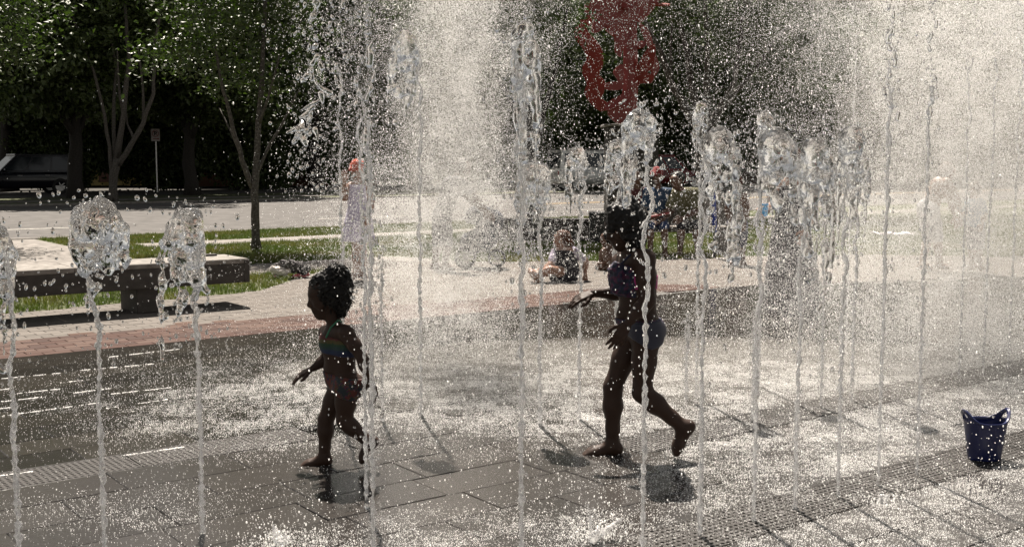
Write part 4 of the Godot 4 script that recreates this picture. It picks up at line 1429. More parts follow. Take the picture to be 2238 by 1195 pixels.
	var hb := [[a.call(722, 634), a.call(730, 632), 0.088, 0.088], [a.call(700, 622), a.call(712, 620), 0.055, 0.062], [a.call(734, 603), a.call(742, 602), 0.05, 0.05], [a.call(722, 606), a.call(748, 615), 0.034, 0.036], [a.call(742, 640), a.call(746, 664), 0.052, 0.044], [a.call(744, 665, 0.03), a.call(745, 686, 0.02), 0.034, 0.02], [a.call(741, 665, -0.03), a.call(744, 688, -0.03), 0.034, 0.02], [a.call(715, 640, 0.045), a.call(726, 655, 0.06), 0.035, 0.03]]
	var rough_hair := FastNoiseLite.new()
	rough_hair.seed = 11
	rough_hair.frequency = 55.0
	rough_hair.fractal_octaves = 3
	var hair := put("hair", blob(hb, 0.006, 0.008, base, {"amp": 0.02, "noise": rough_hair}), M.hair, g)
	var back_ok := func(p: Vector3) -> bool: return p.x > a.call(712, 640).x or p.y > a.call(712, 622).y
	var locks := put("loose_curls", curls([], a.call(731, 640), Vector3(0.088, 0.09, 0.088), 200, 0.028, back_ok, base), M.hair, hair)
	tag(locks, "", "", "", "stuff")
	var locks2 := put("loose_curls", curls([], a.call(737, 606), Vector3(0.055, 0.055, 0.055), 300, 0.026, func(_p): return true, base), M.hair, hair)
	tag(locks2, "", "", "", "stuff")
	# ---- the bigger girl on the right, walking to the left
	Z = 5.78
	a = func(x: float, y: float, dz := 0.0) -> Vector3: return at(x, y, Z - dz)
	J = {
		"pelvis": a.call(1402, 705), "chest": a.call(1383, 605), "neck": a.call(1383, 556), "head": a.call(1370, 520),
		"sl": a.call(1412, 566, 0.125), "sr": a.call(1358, 572, -0.125), "el": a.call(1417, 657, 0.17), "er": a.call(1362, 640, -0.14), "wl": a.call(1371, 708, 0.2), "wr": a.call(1298, 640, -0.08),
		"hl": a.call(1412, 722, 0.075), "hr": a.call(1388, 722, -0.075), "kl": a.call(1404, 858, 0.065), "kr": a.call(1340, 845, -0.06), "al": a.call(1494, 934, 0.06), "ar": a.call(1339, 974, -0.055), "tl": a.call(1477, 992, 0.06), "tr": a.call(1277, 996, -0.06)}
	base = gp(1330, 1002)
	var h := thing("person", "taller person in blue-purple ruffled bikini top, wet bobbed hair, walking left", "person", base, 0.0, "persons walking through the jets")
	bones = body_bones(J, 0.86, 0.94)
	bones.append([a.call(1430, 722, 0.05), a.call(1424, 738, 0.055), 0.055, 0.056])
	bones.append([a.call(1420, 722, -0.05), a.call(1413, 738, -0.055), 0.055, 0.056])
	bones.append([a.call(1375, 690), a.call(1382, 715), 0.066, 0.062])
	bones.append([a.call(1400, 640, 0.01), a.call(1404, 600, 0.02), 0.066, 0.072])
	hc = a.call(1366, 495)
	fwd = Vector3(-0.9, -0.33, 0.28).normalized()
	parts = [blob(bones, 0.0095, 0.011, base), blob(head_bones(hc, fwd, 0.92) + [[hc - Vector3(-0.01, 0.05, 0), J.neck, 0.045, 0.041]], 0.0045, 0.007, base)]
	dl = Vector3(-0.5, -0.85, 0.1).normalized()
	parts.append(blob(hand_bones(J.wl, dl, Vector3(0.2, 0.1, 0.97).normalized(), Vector3(-0.85, 0.5, 0.1), 0.84, 0.35), 0.0036, 0.003, base))
	dr = Vector3(-0.93, -0.3, 0.15).normalized()
	parts.append(blob(hand_bones(J.wr, dr, Vector3(-0.2, 0.85, 0.5).normalized(), Vector3(0.1, -0.45, 0.88), 0.84, 0.42), 0.0036, 0.003, base))
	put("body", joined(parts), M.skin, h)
	eyes(h, hc, fwd, 0.92, base)
	torso = bones.slice(0, 6) + bones.slice(-1)
	var ruffle := FastNoiseLite.new()
	ruffle.seed = 5
	ruffle.frequency = 22.0
	ruffle.fractal_octaves = 2
	var purple: Callable = palette.call([Color(0.015, 0.02, 0.09), Color(0.03, 0.06, 0.2), Color(0.12, 0.02, 0.16), Color(0.03, 0.09, 0.13), Color(0.05, 0.02, 0.12), Color(0.2, 0.02, 0.13)], 34.0, 15)
	put("bikini_top", blob(torso + [[a.call(1352, 590, 0.06), a.call(1358, 628, 0.05), 0.04, 0.045], [a.call(1347, 592, -0.05), a.call(1354, 630, -0.05), 0.04, 0.044]], 0.006, 0.01, base, {"inflate": 0.004, "amp": 0.011, "noise": ruffle, "planes": [plane(a.call(1345, 572), Vector3(0.22, 1, 0)), plane(a.call(1370, 646), Vector3(-0.05, -1, 0)), plane(a.call(1391, 610), Vector3(1, 0.1, 0.15))], "colour": purple}), M.print, h)
	put("back_band", blob(torso, 0.006, 0.01, base, {"inflate": 0.005, "planes": [plane(a.call(1400, 597), Vector3(0.05, 1, 0)), plane(a.call(1400, 628), Vector3(0, -1, 0)), plane(a.call(1388, 610), Vector3(-1, -0.1, -0.15))]}), mat(lin(0.28, 0.015, 0.13), 0.7), h)
	low = bones.slice(0, 3) + bones.slice(-4, -1) + [[J.hl, J.hl.lerp(J.kl, 0.3), 0.078, 0.07], [J.hr, J.hr.lerp(J.kr, 0.3), 0.078, 0.07]]
	put("bikini_bottom", blob(low, 0.007, 0.011, base, {"inflate": 0.005, "planes": [plane(a.call(1400, 697), Vector3(-0.03, 1, 0)), plane(a.call(1385, 738), Vector3(-0.55, -1, 0)), plane(a.call(1430, 752), Vector3(0.25, -1, 0))]}), mat(lin(0.012, 0.014, 0.03), 0.6), h)
	put("waistband", blob(bones.slice(0, 6) + bones.slice(-4), 0.006, 0.011, base, {"inflate": 0.008, "planes": [plane(a.call(1400, 693), Vector3(-0.03, 1, 0)), plane(a.call(1400, 706), Vector3(0.03, -1, 0))], "colour": purple}), M.print, h)
	strap(h, "neck_strap", [a.call(1357, 578, 0.1), a.call(1374, 560, 0.09), a.call(1392, 548, 0.05), a.call(1398, 552, 0.0), a.call(1386, 556, -0.06), a.call(1352, 575, -0.09)], 0.006, mat(lin(0.01, 0.01, 0.03), 0.6), base)
	hb = [[a.call(1368, 478), a.call(1374, 480), 0.097, 0.097], [a.call(1344, 472), a.call(1338, 492), 0.05, 0.04], [a.call(1342, 462, 0.05), a.call(1337, 498, 0.06), 0.036, 0.026], [a.call(1388, 490), a.call(1392, 525), 0.062, 0.05], [a.call(1380, 520, 0.06), a.call(1384, 552, 0.05), 0.034, 0.018], [a.call(1388, 520, -0.05), a.call(1390, 552, -0.05), 0.034, 0.018], [a.call(1376, 440), a.call(1383, 446), 0.034, 0.032], [a.call(1360, 495, 0.07), a.call(1366, 515, 0.075), 0.032, 0.022]]
	var wet := FastNoiseLite.new()
	wet.seed = 31
	wet.frequency = 34.0
	wet.fractal_octaves = 3
	var hr := put("hair", blob(hb, 0.006, 0.008, base, {"amp": 0.012, "noise": wet}), M.hair, h)
	tag(put("loose_locks", curls([], a.call(1376, 490), Vector3(0.098, 0.1, 0.095), 90, 0.035, func(p: Vector3) -> bool: return p.x > a.call(1366, 500).x, base), M.hair, hr), "", "", "", "stuff")


# a standing, sitting or bending figure further back; joints are pixel places with an offset towards the viewer
func figure(label: String, dist: float, s: float, P: Dictionary, fwd: Vector3, skin: Material, wear: Array, hairs: Array, hair_m: Material) -> Node3D:
	var J := {}
	for k in P: J[k] = at(P[k][0], P[k][1], dist - (P[k][2] if P[k].size() > 2 else 0.0))
	var base := Vector3(J.pelvis.x, 0, J.pelvis.z)
	var o := thing("person", label, "person", base)
	var bones := body_bones(J, s)
	var parts := [blob(bones, 0.018 * maxf(s, 0.7), 0.014, base), blob(head_bones(J.head, fwd.normalized(), s * (0.92 if s > 0.85 else 1.05)) + [[J.head - Vector3(0, 0.05 * s, 0), J.neck, 0.05 * s, 0.045 * s]], 0.009, 0.008, base)]
	for k in ["l", "r"]:
		var d: Vector3 = (J["w" + k] - J["e" + k]).normalized()
		var side := d.cross(Vector3(0.2, 0.3, 0.9)).normalized()
		parts.append(blob(hand_bones(J["w" + k], d, side.cross(d), side, s, 0.35), 0.006, 0.004, base))
	put("body", joined(parts), skin, o)
	var set_ := {"torso": bones.slice(0, 6), "arms": [], "legs": []}
	for k in ["l", "r"]:
		set_.arms += [[J["s" + k], J["s" + k].lerp(J["e" + k], 0.7), 0.052 * s, 0.048 * s]]
		set_.legs += [[J["h" + k], J["h" + k].lerp(J["k" + k], 0.5), 0.092 * s, 0.074 * s], [J["h" + k].lerp(J["k" + k], 0.5), J["k" + k], 0.074 * s, 0.056 * s]]
	for w in wear:
		# [name, material, list of bone sets or extra bones in pixels, inflate, planes as [px, py, normal]]
		var list := []
		for x in w[2]:
			if x is String: list += set_[x]
			else: list.append([at(x[0], x[1], dist - x[2]), at(x[3], x[4], dist - x[5]), x[6], x[7]])
		var pl := []
		for q in w[4]: pl.append(plane(at(q[0], q[1], dist), q[2]))
		put(w[0], blob(list, 0.015 * maxf(s, 0.7), 0.014, base, {"inflate": w[3], "planes": pl, "amp": 0.012}), w[1], o)
	var hb := []
	for x in hairs: hb.append([at(x[0], x[1], dist - x[2]), at(x[3], x[4], dist - x[5]), x[6], x[7]])
	if hb: put("hair", blob(hb, 0.01, 0.01, base, {"amp": 0.014}), hair_m, o)
	return o

func build_people_behind() -> void:
	var cloth := func(c: Color) -> StandardMaterial3D: return mat(c, 0.9, {"rim": 0.3})
	var UPV := Vector3.UP
	var DOWN := Vector3.DOWN
	# girl in a lavender dress
	figure("person in lavender dress with orange cap standing behind the left spray", 14.4, 0.9,
		{"pelvis": [784, 472], "chest": [783, 420], "neck": [782, 400], "head": [780, 375], "sl": [800, 408, 0.02], "sr": [764, 408, 0.02], "el": [812, 440, 0.05], "er": [752, 432, 0.05], "wl": [806, 470, 0.14], "wr": [752, 396, 0.16], "hl": [793, 482], "hr": [775, 482], "kl": [792, 545, 0.02], "kr": [778, 545], "al": [792, 599], "ar": [778, 597], "tl": [797, 607, 0.12], "tr": [772, 606, 0.12]},
		Vector3(-0.3, -0.1, 0.9), M.skin_fair,
		[["dress", cloth.call(lin(0.34, 0.3, 0.42)), ["torso", [784, 470, 0, 782, 520, 0.0, 0.14, 0.2]], 0.015, [[784, 526, DOWN], [784, 403, UPV]]], ["cap", cloth.call(lin(0.32, 0.06, 0.03)), [[780, 366, -0.01, 781, 364, 0.0, 0.1, 0.1], [772, 368, 0.05, 766, 370, 0.1, 0.05, 0.03]], 0.0, [[780, 374, DOWN]]]],
		[[781, 372, -0.03, 783, 392, -0.05, 0.085, 0.05]], M.hair_red)
	# someone bending over a pushchair
	figure("grey-clad person bending over the pushchair inside the left mist", 15.8, 1.0,
		{"pelvis": [966, 470], "chest": [985, 405], "neck": [1000, 382], "head": [1013, 366], "sl": [1002, 396, 0.17], "sr": [985, 398, -0.17], "el": [1035, 425, 0.15], "er": [1020, 428, -0.15], "wl": [1066, 462, 0.1], "wr": [1058, 462, -0.1], "hl": [968, 478, 0.09], "hr": [962, 478, -0.09], "kl": [978, 530, 0.09], "kr": [956, 532, -0.09], "al": [972, 580, 0.09], "ar": [950, 580, -0.09], "tl": [994, 588, 0.09], "tr": [972, 588, -0.09]},
		Vector3(0.8, -0.6, 0.1), M.skin_mid,
		[["shirt", cloth.call(lin(0.12, 0.12, 0.13)), ["torso", "arms"], 0.018, [[966, 476, DOWN]]], ["trousers", cloth.call(lin(0.05, 0.05, 0.06)), ["legs", [966, 470, 0, 966, 480, 0, 0.12, 0.12]], 0.018, []]],
		[[1010, 360, -0.01, 1006, 364, 0, 0.1, 0.1]], M.hair)
	# woman sitting on the paving
	figure("person with long auburn hair in dark dress sitting on the paving", 14.35, 0.92,
		{"pelvis": [1233, 596], "chest": [1234, 558], "neck": [1230, 540], "head": [1226, 524, 0.02], "sl": [1254, 549, 0.08], "sr": [1214, 551, 0.02], "el": [1279, 570, -0.02], "er": [1204, 578, 0.15], "wl": [1279, 600, -0.06], "wr": [1186, 602, 0.2], "hl": [1243, 598, 0.05], "hr": [1224, 598, 0.02], "kl": [1204, 590, 0.3], "kr": [1198, 588, 0.12], "al": [1172, 602, 0.26], "ar": [1168, 598, 0.1], "tl": [1160, 594, 0.28], "tr": [1158, 590, 0.1]},
		Vector3(-0.85, -0.15, -0.2), M.skin_fair,
		[["dress", cloth.call(lin(0.02, 0.018, 0.022)), ["torso", [1234, 590, 0.02, 1232, 604, 0.05, 0.17, 0.16], [1236, 560, 0.02, 1235, 590, 0.02, 0.12, 0.15]], 0.016, [[1234, 612, DOWN], [1234, 546, UPV]]], ["sleeve", cloth.call(lin(0.3, 0.27, 0.33)), ["arms"], 0.012, []]],
		[[1229, 519, 0.0, 1232, 519, -0.02, 0.098, 0.098], [1236, 528, -0.04, 1240, 556, -0.06, 0.07, 0.045], [1246, 530, 0.03, 1250, 552, 0.03, 0.045, 0.03], [1238, 550, -0.1, 1242, 580, -0.11, 0.05, 0.03]], M.hair_red)
	# child crouching behind the taller girl
	figure("person crouching on the paving just behind the taller person's chest", 15.8, 0.75,
		{"pelvis": [1345, 572], "chest": [1338, 545], "neck": [1333, 532], "head": [1326, 522], "sl": [1350, 540, 0.1], "sr": [1326, 540, -0.05], "el": [1335, 562, 0.16], "er": [1315, 560, 0.0], "wl": [1318, 576, 0.16], "wr": [1316, 582, 0.02], "hl": [1352, 575, 0.06], "hr": [1340, 575, -0.04], "kl": [1322, 548, 0.12], "kr": [1320, 550, 0.02], "al": [1330, 582, 0.1], "ar": [1326, 582, 0.0], "tl": [1312, 588, 0.12], "tr": [1308, 588, 0.02]},
		Vector3(-0.9, -0.2, 0.2), M.skin_mid,
		[["swimsuit", cloth.call(lin(0.03, 0.025, 0.06)), ["torso"], 0.01, [[1340, 545, UPV]]]],
		[[1330, 517, 0, 1334, 520, -0.02, 0.095, 0.095], [1336, 526, 0, 1340, 545, -0.02, 0.06, 0.03]], M.hair)
	# bench and the people on it
	var bp := gp(1475, 556)
	var bt := thing("park_bench", "pale concrete bench with backrest under the seated group", "bench", bp)
	var s := Shape.new()
	s.box(Vector3(0, 0.42, 0.0), Vector3(1.9, 0.09, 0.5), Basis(), 0.012)
	put("seat", s.done(), M.concrete, bt)
	s = Shape.new()
	s.box(Vector3(0, 0.66, -0.3), Vector3(1.9, 0.5, 0.09), Basis(), 0.012)
	put("backrest", s.done(), M.concrete, bt)
	for x in [-0.75, 0.75]:
		s = Shape.new()
		s.box(Vector3(x, 0.19, -0.02), Vector3(0.16, 0.37, 0.44), Basis(), 0.01)
		put("leg", s.done(), M.concrete, bt)
	var seat_d := -bp.z
	var sit := func(x: float, y: float, dx: float) -> Dictionary:
		# x, y: the seat; dx: how far the knees point aside
		return {"pelvis": [x, y], "chest": [x + 2, y - 62, 0.05], "neck": [x + 2, y - 84, 0.07], "head": [x + 1, y - 106, 0.12], "sl": [x + 28, y - 72, 0.05], "sr": [x - 25, y - 72, 0.05], "el": [x + 34, y - 32, 0.12], "er": [x - 30, y - 32, 0.12], "wl": [x + 16, y - 14, 0.32], "wr": [x - 12, y - 14, 0.32], "hl": [x + 13, y + 2, 0.02], "hr": [x - 13, y + 2, 0.02], "kl": [x + 16 + dx, y + 2, 0.44], "kr": [x - 14 + dx, y + 2, 0.44], "al": [x + 18 + dx, y + 62, 0.46], "ar": [x - 14 + dx, y + 62, 0.44], "tl": [x + 22 + dx, y + 70, 0.62], "tr": [x - 16 + dx, y + 70, 0.6]}
	figure("dark-haired person in maroon seated at the left end of the bench", seat_d, 1.0, sit.call(1392, 492, -4), Vector3(0.2, -0.2, 0.9), M.skin_mid,
		[["shirt", cloth.call(lin(0.06, 0.012, 0.012)), ["torso", "arms"], 0.02, [[1392, 500, DOWN]]], ["trousers", cloth.call(lin(0.03, 0.03, 0.04)), ["legs"], 0.016, []]],
		[[1393, 380, 0.1, 1393, 382, 0.06, 0.1, 0.105]], M.hair)
	figure("person in blue shirt and red cap seated in the middle of the bench", seat_d - 0.05, 0.95, sit.call(1436, 492, 0), Vector3(-0.3, -0.2, 0.9), M.skin_mid,
		[["shirt", cloth.call(lin(0.025, 0.05, 0.09)), ["torso", "arms"], 0.02, [[1436, 500, DOWN]]], ["jeans", cloth.call(lin(0.03, 0.05, 0.12)), ["legs"], 0.018, []], ["cap", cloth.call(lin(0.15, 0.015, 0.015)), [[1436, 378, 0.1, 1436, 379, 0.08, 0.105, 0.105], [1430, 382, 0.18, 1426, 383, 0.26, 0.06, 0.04]], 0.0, [[1436, 384, DOWN]]]],
		[[1437, 388, 0.06, 1437, 396, 0.04, 0.09, 0.06]], M.hair)
	figure("broad person in olive shirt leaning forward at the right end of the bench", seat_d, 1.08,
		{"pelvis": [1515, 492], "chest": [1498, 432, 0.1], "neck": [1488, 412, 0.16], "head": [1478, 396, 0.24], "sl": [1522, 422, 0.15], "sr": [1474, 424, 0.12], "el": [1520, 462, 0.3], "er": [1462, 460, 0.25], "wl": [1494, 476, 0.44], "wr": [1440, 470, 0.4], "hl": [1528, 494], "hr": [1502, 494], "kl": [1522, 494, 0.45], "kr": [1490, 494, 0.45], "al": [1526, 556, 0.42], "ar": [1486, 556, 0.42], "tl": [1530, 564, 0.6], "tr": [1482, 564, 0.6]},
		Vector3(-0.5, -0.45, 0.75), M.skin_mid,
		[["shirt", cloth.call(lin(0.09, 0.085, 0.04)), ["torso", "arms"], 0.03, [[1515, 500, DOWN]]], ["trousers", cloth.call(lin(0.02, 0.02, 0.025)), ["legs"], 0.018, []]],
		[[1480, 388, 0.22, 1484, 388, 0.18, 0.1, 0.1]], M.hair)
	s = Shape.new()
	s.smooth(true)
	var st0 := at(1408, 477, seat_d - 0.5)
	var st1 := at(1463, 465, seat_d - 0.52)
	s.tube([st0 - st0, (st1 - st0) * 0.5, st1 - st0], [0.012, 0.016, 0.02], 8)
	var stick := put("toy_stick", s.done(), mat(lin(0.25, 0.04, 0.04), 0.5))
	stick.position = st0
	tag(stick, "short red toy stick held across the laps on the bench", "toy")
	# boy standing at the right
	figure("bare-chested person in shorts standing beside the right end of the bench", 16.6, 0.86,
		{"pelvis": [1612, 486], "chest": [1612, 440], "neck": [1612, 421], "head": [1611, 403], "sl": [1628, 430, 0.02], "sr": [1596, 430, 0.02], "el": [1634, 458, 0.05], "er": [1590, 458, 0.05], "wl": [1628, 486, 0.12], "wr": [1596, 484, 0.12], "hl": [1620, 492], "hr": [1604, 492], "kl": [1622, 532, 0.04], "kr": [1602, 532, 0.02], "al": [1623, 570], "ar": [1602, 570], "tl": [1627, 577, 0.12], "tr": [1598, 577, 0.12]},
		Vector3(-0.4, -0.1, 0.85), M.skin_mid,
		[["shorts", cloth.call(lin(0.06, 0.06, 0.09)), ["legs", [1612, 482, 0, 1612, 490, 0, 0.1, 0.1]], 0.025, [[1612, 478, UPV]]]],
		[[1611, 397, -0.01, 1612, 398, -0.03, 0.088, 0.088]], M.hair_red)
	# woman in the long dark dress
	var wd := 11.4
	figure("tall person in long dark dress with auburn hair behind the right jets", wd, 1.0,
		{"pelvis": [1730, 512], "chest": [1732, 428], "neck": [1730, 385], "head": [1727, 350], "sl": [1765, 402, 0.02], "sr": [1697, 404, 0.04], "el": [1782, 462, 0.03], "er": [1682, 452, 0.1], "wl": [1762, 505, 0.18], "wr": [1672, 462, 0.3], "hl": [1748, 522], "hr": [1712, 522], "kl": [1748, 610, 0.02], "kr": [1712, 610], "al": [1746, 686], "ar": [1714, 686], "tl": [1752, 696, 0.18], "tr": [1706, 696, 0.18]},
		Vector3(-0.5, -0.25, 0.8), M.skin_fair,
		[["dress", cloth.call(lin(0.022, 0.02, 0.024)), ["torso", [1730, 500, 0, 1731, 600, 0.02, 0.17, 0.24], [1731, 600, 0.02, 1732, 690, 0.02, 0.24, 0.27]], 0.016, [[1730, 684, DOWN], [1730, 405, UPV]]]],
		[[1728, 340, -0.01, 1731, 342, -0.03, 0.1, 0.1], [1736, 352, -0.04, 1738, 380, -0.06, 0.07, 0.05]], M.hair_red)
	var cup := put("cup", cup_mesh(), mat(lin(0.05, 0.3, 0.6), 0.3))
	cup.position = at(1671, 459, wd - 0.38)
	tag(cup, "light blue cup in the right hand of the person in the long dress", "cup")
	# figures deep in the right mist
	figure("bare-backed person in pale shorts bending inside the right mist plume", 15.6, 1.02,
		{"pelvis": [2030, 455], "chest": [2052, 405], "neck": [2062, 385], "head": [2072, 376], "sl": [2072, 398, 0.17], "sr": [2052, 400, -0.17], "el": [2092, 432, 0.16], "er": [2078, 436, -0.16], "wl": [2100, 470, 0.12], "wr": [2088, 472, -0.12], "hl": [2034, 462, 0.09], "hr": [2028, 462, -0.09], "kl": [2050, 520, 0.09], "kr": [2030, 520, -0.09], "al": [2054, 578, 0.09], "ar": [2016, 578, -0.09], "tl": [2076, 585, 0.09], "tr": [2038, 585, -0.09]},
		Vector3(0.8, -0.55, 0.1), M.skin_fair,
		[["shorts", cloth.call(lin(0.4, 0.4, 0.42)), ["legs", [2030, 455, 0, 2030, 464, 0, 0.125, 0.12]], 0.025, []]],
		[[2070, 369, 0, 2067, 372, 0, 0.1, 0.1]], M.hair_red)
	figure("person in pale blue shirt standing inside the right mist plume", 15.4, 0.72,
		{"pelvis": [2133, 488], "chest": [2133, 452], "neck": [2132, 434], "head": [2130, 418], "sl": [2146, 444, 0.02], "sr": [2120, 444, 0.02], "el": [2154, 468, 0.05], "er": [2110, 466, 0.08], "wl": [2148, 490, 0.14], "wr": [2100, 478, 0.18], "hl": [2140, 494], "hr": [2126, 494], "kl": [2142, 538, 0.03], "kr": [2125, 538, 0.02], "al": [2142, 580], "ar": [2126, 580], "tl": [2146, 588, 0.12], "tr": [2122, 588, 0.12]},
		Vector3(-0.7, -0.1, 0.6), M.skin_fair,
		[["shirt", cloth.call(lin(0.2, 0.3, 0.42)), ["torso", "arms"], 0.018, [[2133, 496, DOWN]]], ["shorts", cloth.call(lin(0.1, 0.1, 0.14)), ["legs"], 0.02, []]],
		[[2130, 412, -0.01, 2132, 413, -0.03, 0.088, 0.088]], M.hair_red)
	# pushchair
	pushchair()
	# towel lying on the far lawn
	s = Shape.new()
	s.smooth(true)
	var tp := gp(1955, 514)
	for i in 8:
		for j in 4:
			var q := []
			for c in [[i, j], [i + 1, j], [i + 1, j + 1], [i, j + 1]]: q.append(Vector3((c[0] - 4) * 0.1, 0.045 + 0.02 * sin(c[0] * 1.9 + c[1]) , (c[1] - 2) * 0.18))
			s.face(q, Vector3(0, -9, 0))
			var q2 := []
			for v in q: q2.append(v - Vector3(0, 0.02, 0))
			s.face(q2, Vector3(0, 9, 0))
	var tw := put("beach_towel", s.done(), mat(lin(0.5, 0.45, 0.5), 0.9, {"rim": 0.4}))
	tw.position = tp
	tag(tw, "pale pink towel lying flat on the far lawn at right", "towel")
	# upright blue rod beside the curled jet
	var rd := thing("water_squirter", "upright blue foam rod with black cap behind the broad right-centre jet", "toy", gp(1556, 563))
	var y0 := at(1556, 505, -rd.position.z).y
	var y1 := at(1556, 412, -rd.position.z).y
	s = Shape.new()
	s.smooth(true)
	s.tube([Vector3(0.04, 0, 0), Vector3(0.04, y0, 0)], [0.022, 0.022], 8)
	put("plunger", s.done(), M.black, rd)
	s = Shape.new()
	s.smooth(true)
	s.tube([Vector3(0.04, y0 - 0.02, 0), Vector3(0, y1, 0.02)], [0.04, 0.04], 10)
	put("barrel", s.done(), mat(lin(0.01, 0.03, 0.22), 0.5), rd)
	s = Shape.new()
	s.smooth(true)
	s.ball(Vector3(0, y1, 0.02), Vector3(0.055, 0.05, 0.055))
	put("cap", s.done(), M.black, rd)

func cup_mesh() -> ArrayMesh:
	var s := Shape.new()
	s.lathe(Vector3.ZERO, [Vector2(0.0, -0.06), Vector2(0.032, -0.06), Vector2(0.042, 0.06), Vector2(0.038, 0.06), Vector2(0.029, -0.05), Vector2(0.0, -0.05)], Basis(), 16)
	return s.done()

func pushchair() -> void:
	var b := gp(1052, 584)
	var o := thing("pushchair", "dark three-wheeled pushchair inside the left mist plume", "pushchair", b)
	var k := -b.z / F
	var q := func(x: float, y: float, z := 0.0) -> Vector3: return Vector3((x - 1052) * k, (584 - y) * k, z)
	for w in [[1018, 566, 0.25, 0.15], [1018, 566, -0.25, 0.15], [1086, 566, 0.0, 0.13]]:
		var wheel := Node3D.new()
		wheel.name = "wheel" if not o.has_node("wheel") else "wheel_%03d" % o.get_child_count()
		o.add_child(wheel, true)
		wheel.position = Vector3((w[0] - 1052) * k, w[3], w[2])
		var s := Shape.new()
		var r: float = w[3]
		s.lathe(Vector3.ZERO, [Vector2(r - 0.035, -0.022), Vector2(r, -0.018), Vector2(r, 0.018), Vector2(r - 0.035, 0.022), Vector2(r - 0.035, -0.022)], Basis(Vector3.RIGHT, PI / 2), 20)
		put("tyre", s.done(), M.rubber, wheel)
		s = Shape.new()
		for i in 5: s.box(Vector3.ZERO, Vector3(2 * r - 0.07, 0.014, 0.014), Basis(Vector3.BACK, PI * i / 5.0))
		put("spokes", s.done(), M.chrome, wheel)
	for z in [0.22, -0.22]:
		var s := Shape.new()
		s.smooth(true)
		s.tube([q.call(1018, 566, z), q.call(1040, 520, z), q.call(1070, 462, z * 0.9), q.call(1076, 450, z * 0.9)], [0.014, 0.014, 0.014, 0.014], 6)
		s.tube([q.call(1040, 530, z), q.call(1086, 562, z * 0.1)], [0.014, 0.014], 6)
		put("frame", s.done(), M.chrome, o)
	var s := Shape.new()
	s.smooth(true)
	s.tube([q.call(1076, 450, 0.2), q.call(1078, 448, 0), q.call(1076, 450, -0.2)], [0.018, 0.018, 0.018], 8)
	put("handle", s.done(), M.black, o)
	var fabric := mat(lin(0.04, 0.045, 0.06), 0.9, {"rim": 0.3})
	put("seat", blob([[q.call(1030, 530) + b, q.call(1060, 520) + b, 0.16, 0.17], [q.call(1060, 520) + b, q.call(1072, 488) + b, 0.16, 0.13]], 0.02, 0.02, b, {"amp": 0.02}), fabric, o)
	put("canopy", blob([[q.call(1048, 476) + b, q.call(1078, 482) + b, 0.2, 0.16]], 0.02, 0.02, b, {"amp": 0.015, "planes": [plane(q.call(1060, 494) + b, Vector3(-0.2, -1, 0))]}), fabric, o)


func build_bucket() -> void:
	var c := gp(2152, 1003)
	var o := thing("bucket", "small navy plastic tub with two raised loop handles on the wet floor", "bucket", c, deg_to_rad(8))
	var s := Shape.new()
	s.smooth(true)
	var nu := 72
	var nv := 16
	var rim := func(th: float) -> float:
		var e := absf(cos(th))
		return 0.195 + 0.062 * pow(e, 5.0)
	var pos := func(th: float, v: float, out: float) -> Vector3:
		var h: float = rim.call(th)
		var y := v * h
		var r := lerpf(0.083, 0.118, y / 0.25)
		r += 0.006 * smoothstep(0.93, 1.0, v) * out - (0.0 if out > 0 else 0.004)
		return Vector3(cos(th) * r * 1.0, y + 0.003, sin(th) * r * 0.82)
	for i in nu:
		for j in nv:
			var th0 := TAU * i / nu
			var th1 := TAU * (i + 1) / nu
			var v0 := float(j) / nv
			var v1 := float(j + 1) / nv
			# the openings of the loop handles
			var tm := (th0 + th1) / 2.0
			if absf(cos(tm)) > 0.935 and (v0 + v1) / 2.0 > 0.8 and (v0 + v1) / 2.0 < 0.935: continue
			var q := [pos.call(th0, v0, 1.0), pos.call(th1, v0, 1.0), pos.call(th1, v1, 1.0), pos.call(th0, v1, 1.0)]
			s.face(q, Vector3(0, q[0].y, 0))
			var w := [pos.call(th0, v0, -1.0), pos.call(th1, v0, -1.0), pos.call(th1, v1, -1.0), pos.call(th0, v1, -1.0)]
			s.face(w, w[0] * 10.0)
	for i in nu:
		var th0 := TAU * i / nu
		var th1 := TAU * (i + 1) / nu
		s.face([pos.call(th0, 1.0, 1.0), pos.call(th1, 1.0, 1.0), pos.call(th1, 1.0, -1.0), pos.call(th0, 1.0, -1.0)], Vector3(0, -1, 0))
		s.tri(pos.call(th0, 0.0, 1.0), pos.call(th1, 0.0, 1.0), Vector3(0, 0.003, 0), Vector3(0, 5, 0))
		s.tri(pos.call(th0, 0.03, -1.0), pos.call(th1, 0.03, -1.0), Vector3(0, 0.008, 0), Vector3(0, -5, 0))
	put("tub", s.done(), M.navy, o)
	for k in 2:
		s = Shape.new()
		s.smooth(true)
		var pts := []
		var rr := []
		for i in 25:
			var a := TAU * i / 24
			pts.append(pos.call(PI * k + 0.36 * cos(a), 0.868 + 0.078 * sin(a), 0.0) + Vector3(0.002 * (1 - 2 * k), 0, 0))
			rr.append(0.0055)
		s.tube(pts, rr, 6, false)
		put("handle", s.done(), M.navy, o)
	s = Shape.new()
	s.smooth(true)
	var tp := []
	var tr := []
	for i in nu + 1:
		tp.append(pos.call(TAU * i / nu, 1.0, 0.5))
		tr.append(0.0045)
	s.tube(tp, tr, 6, false)
	put("rim", s.done(), M.navy, o)


# ---------------------------------------------------------------- water
var drop_mesh: SphereMesh
var bead_mesh: SphereMesh

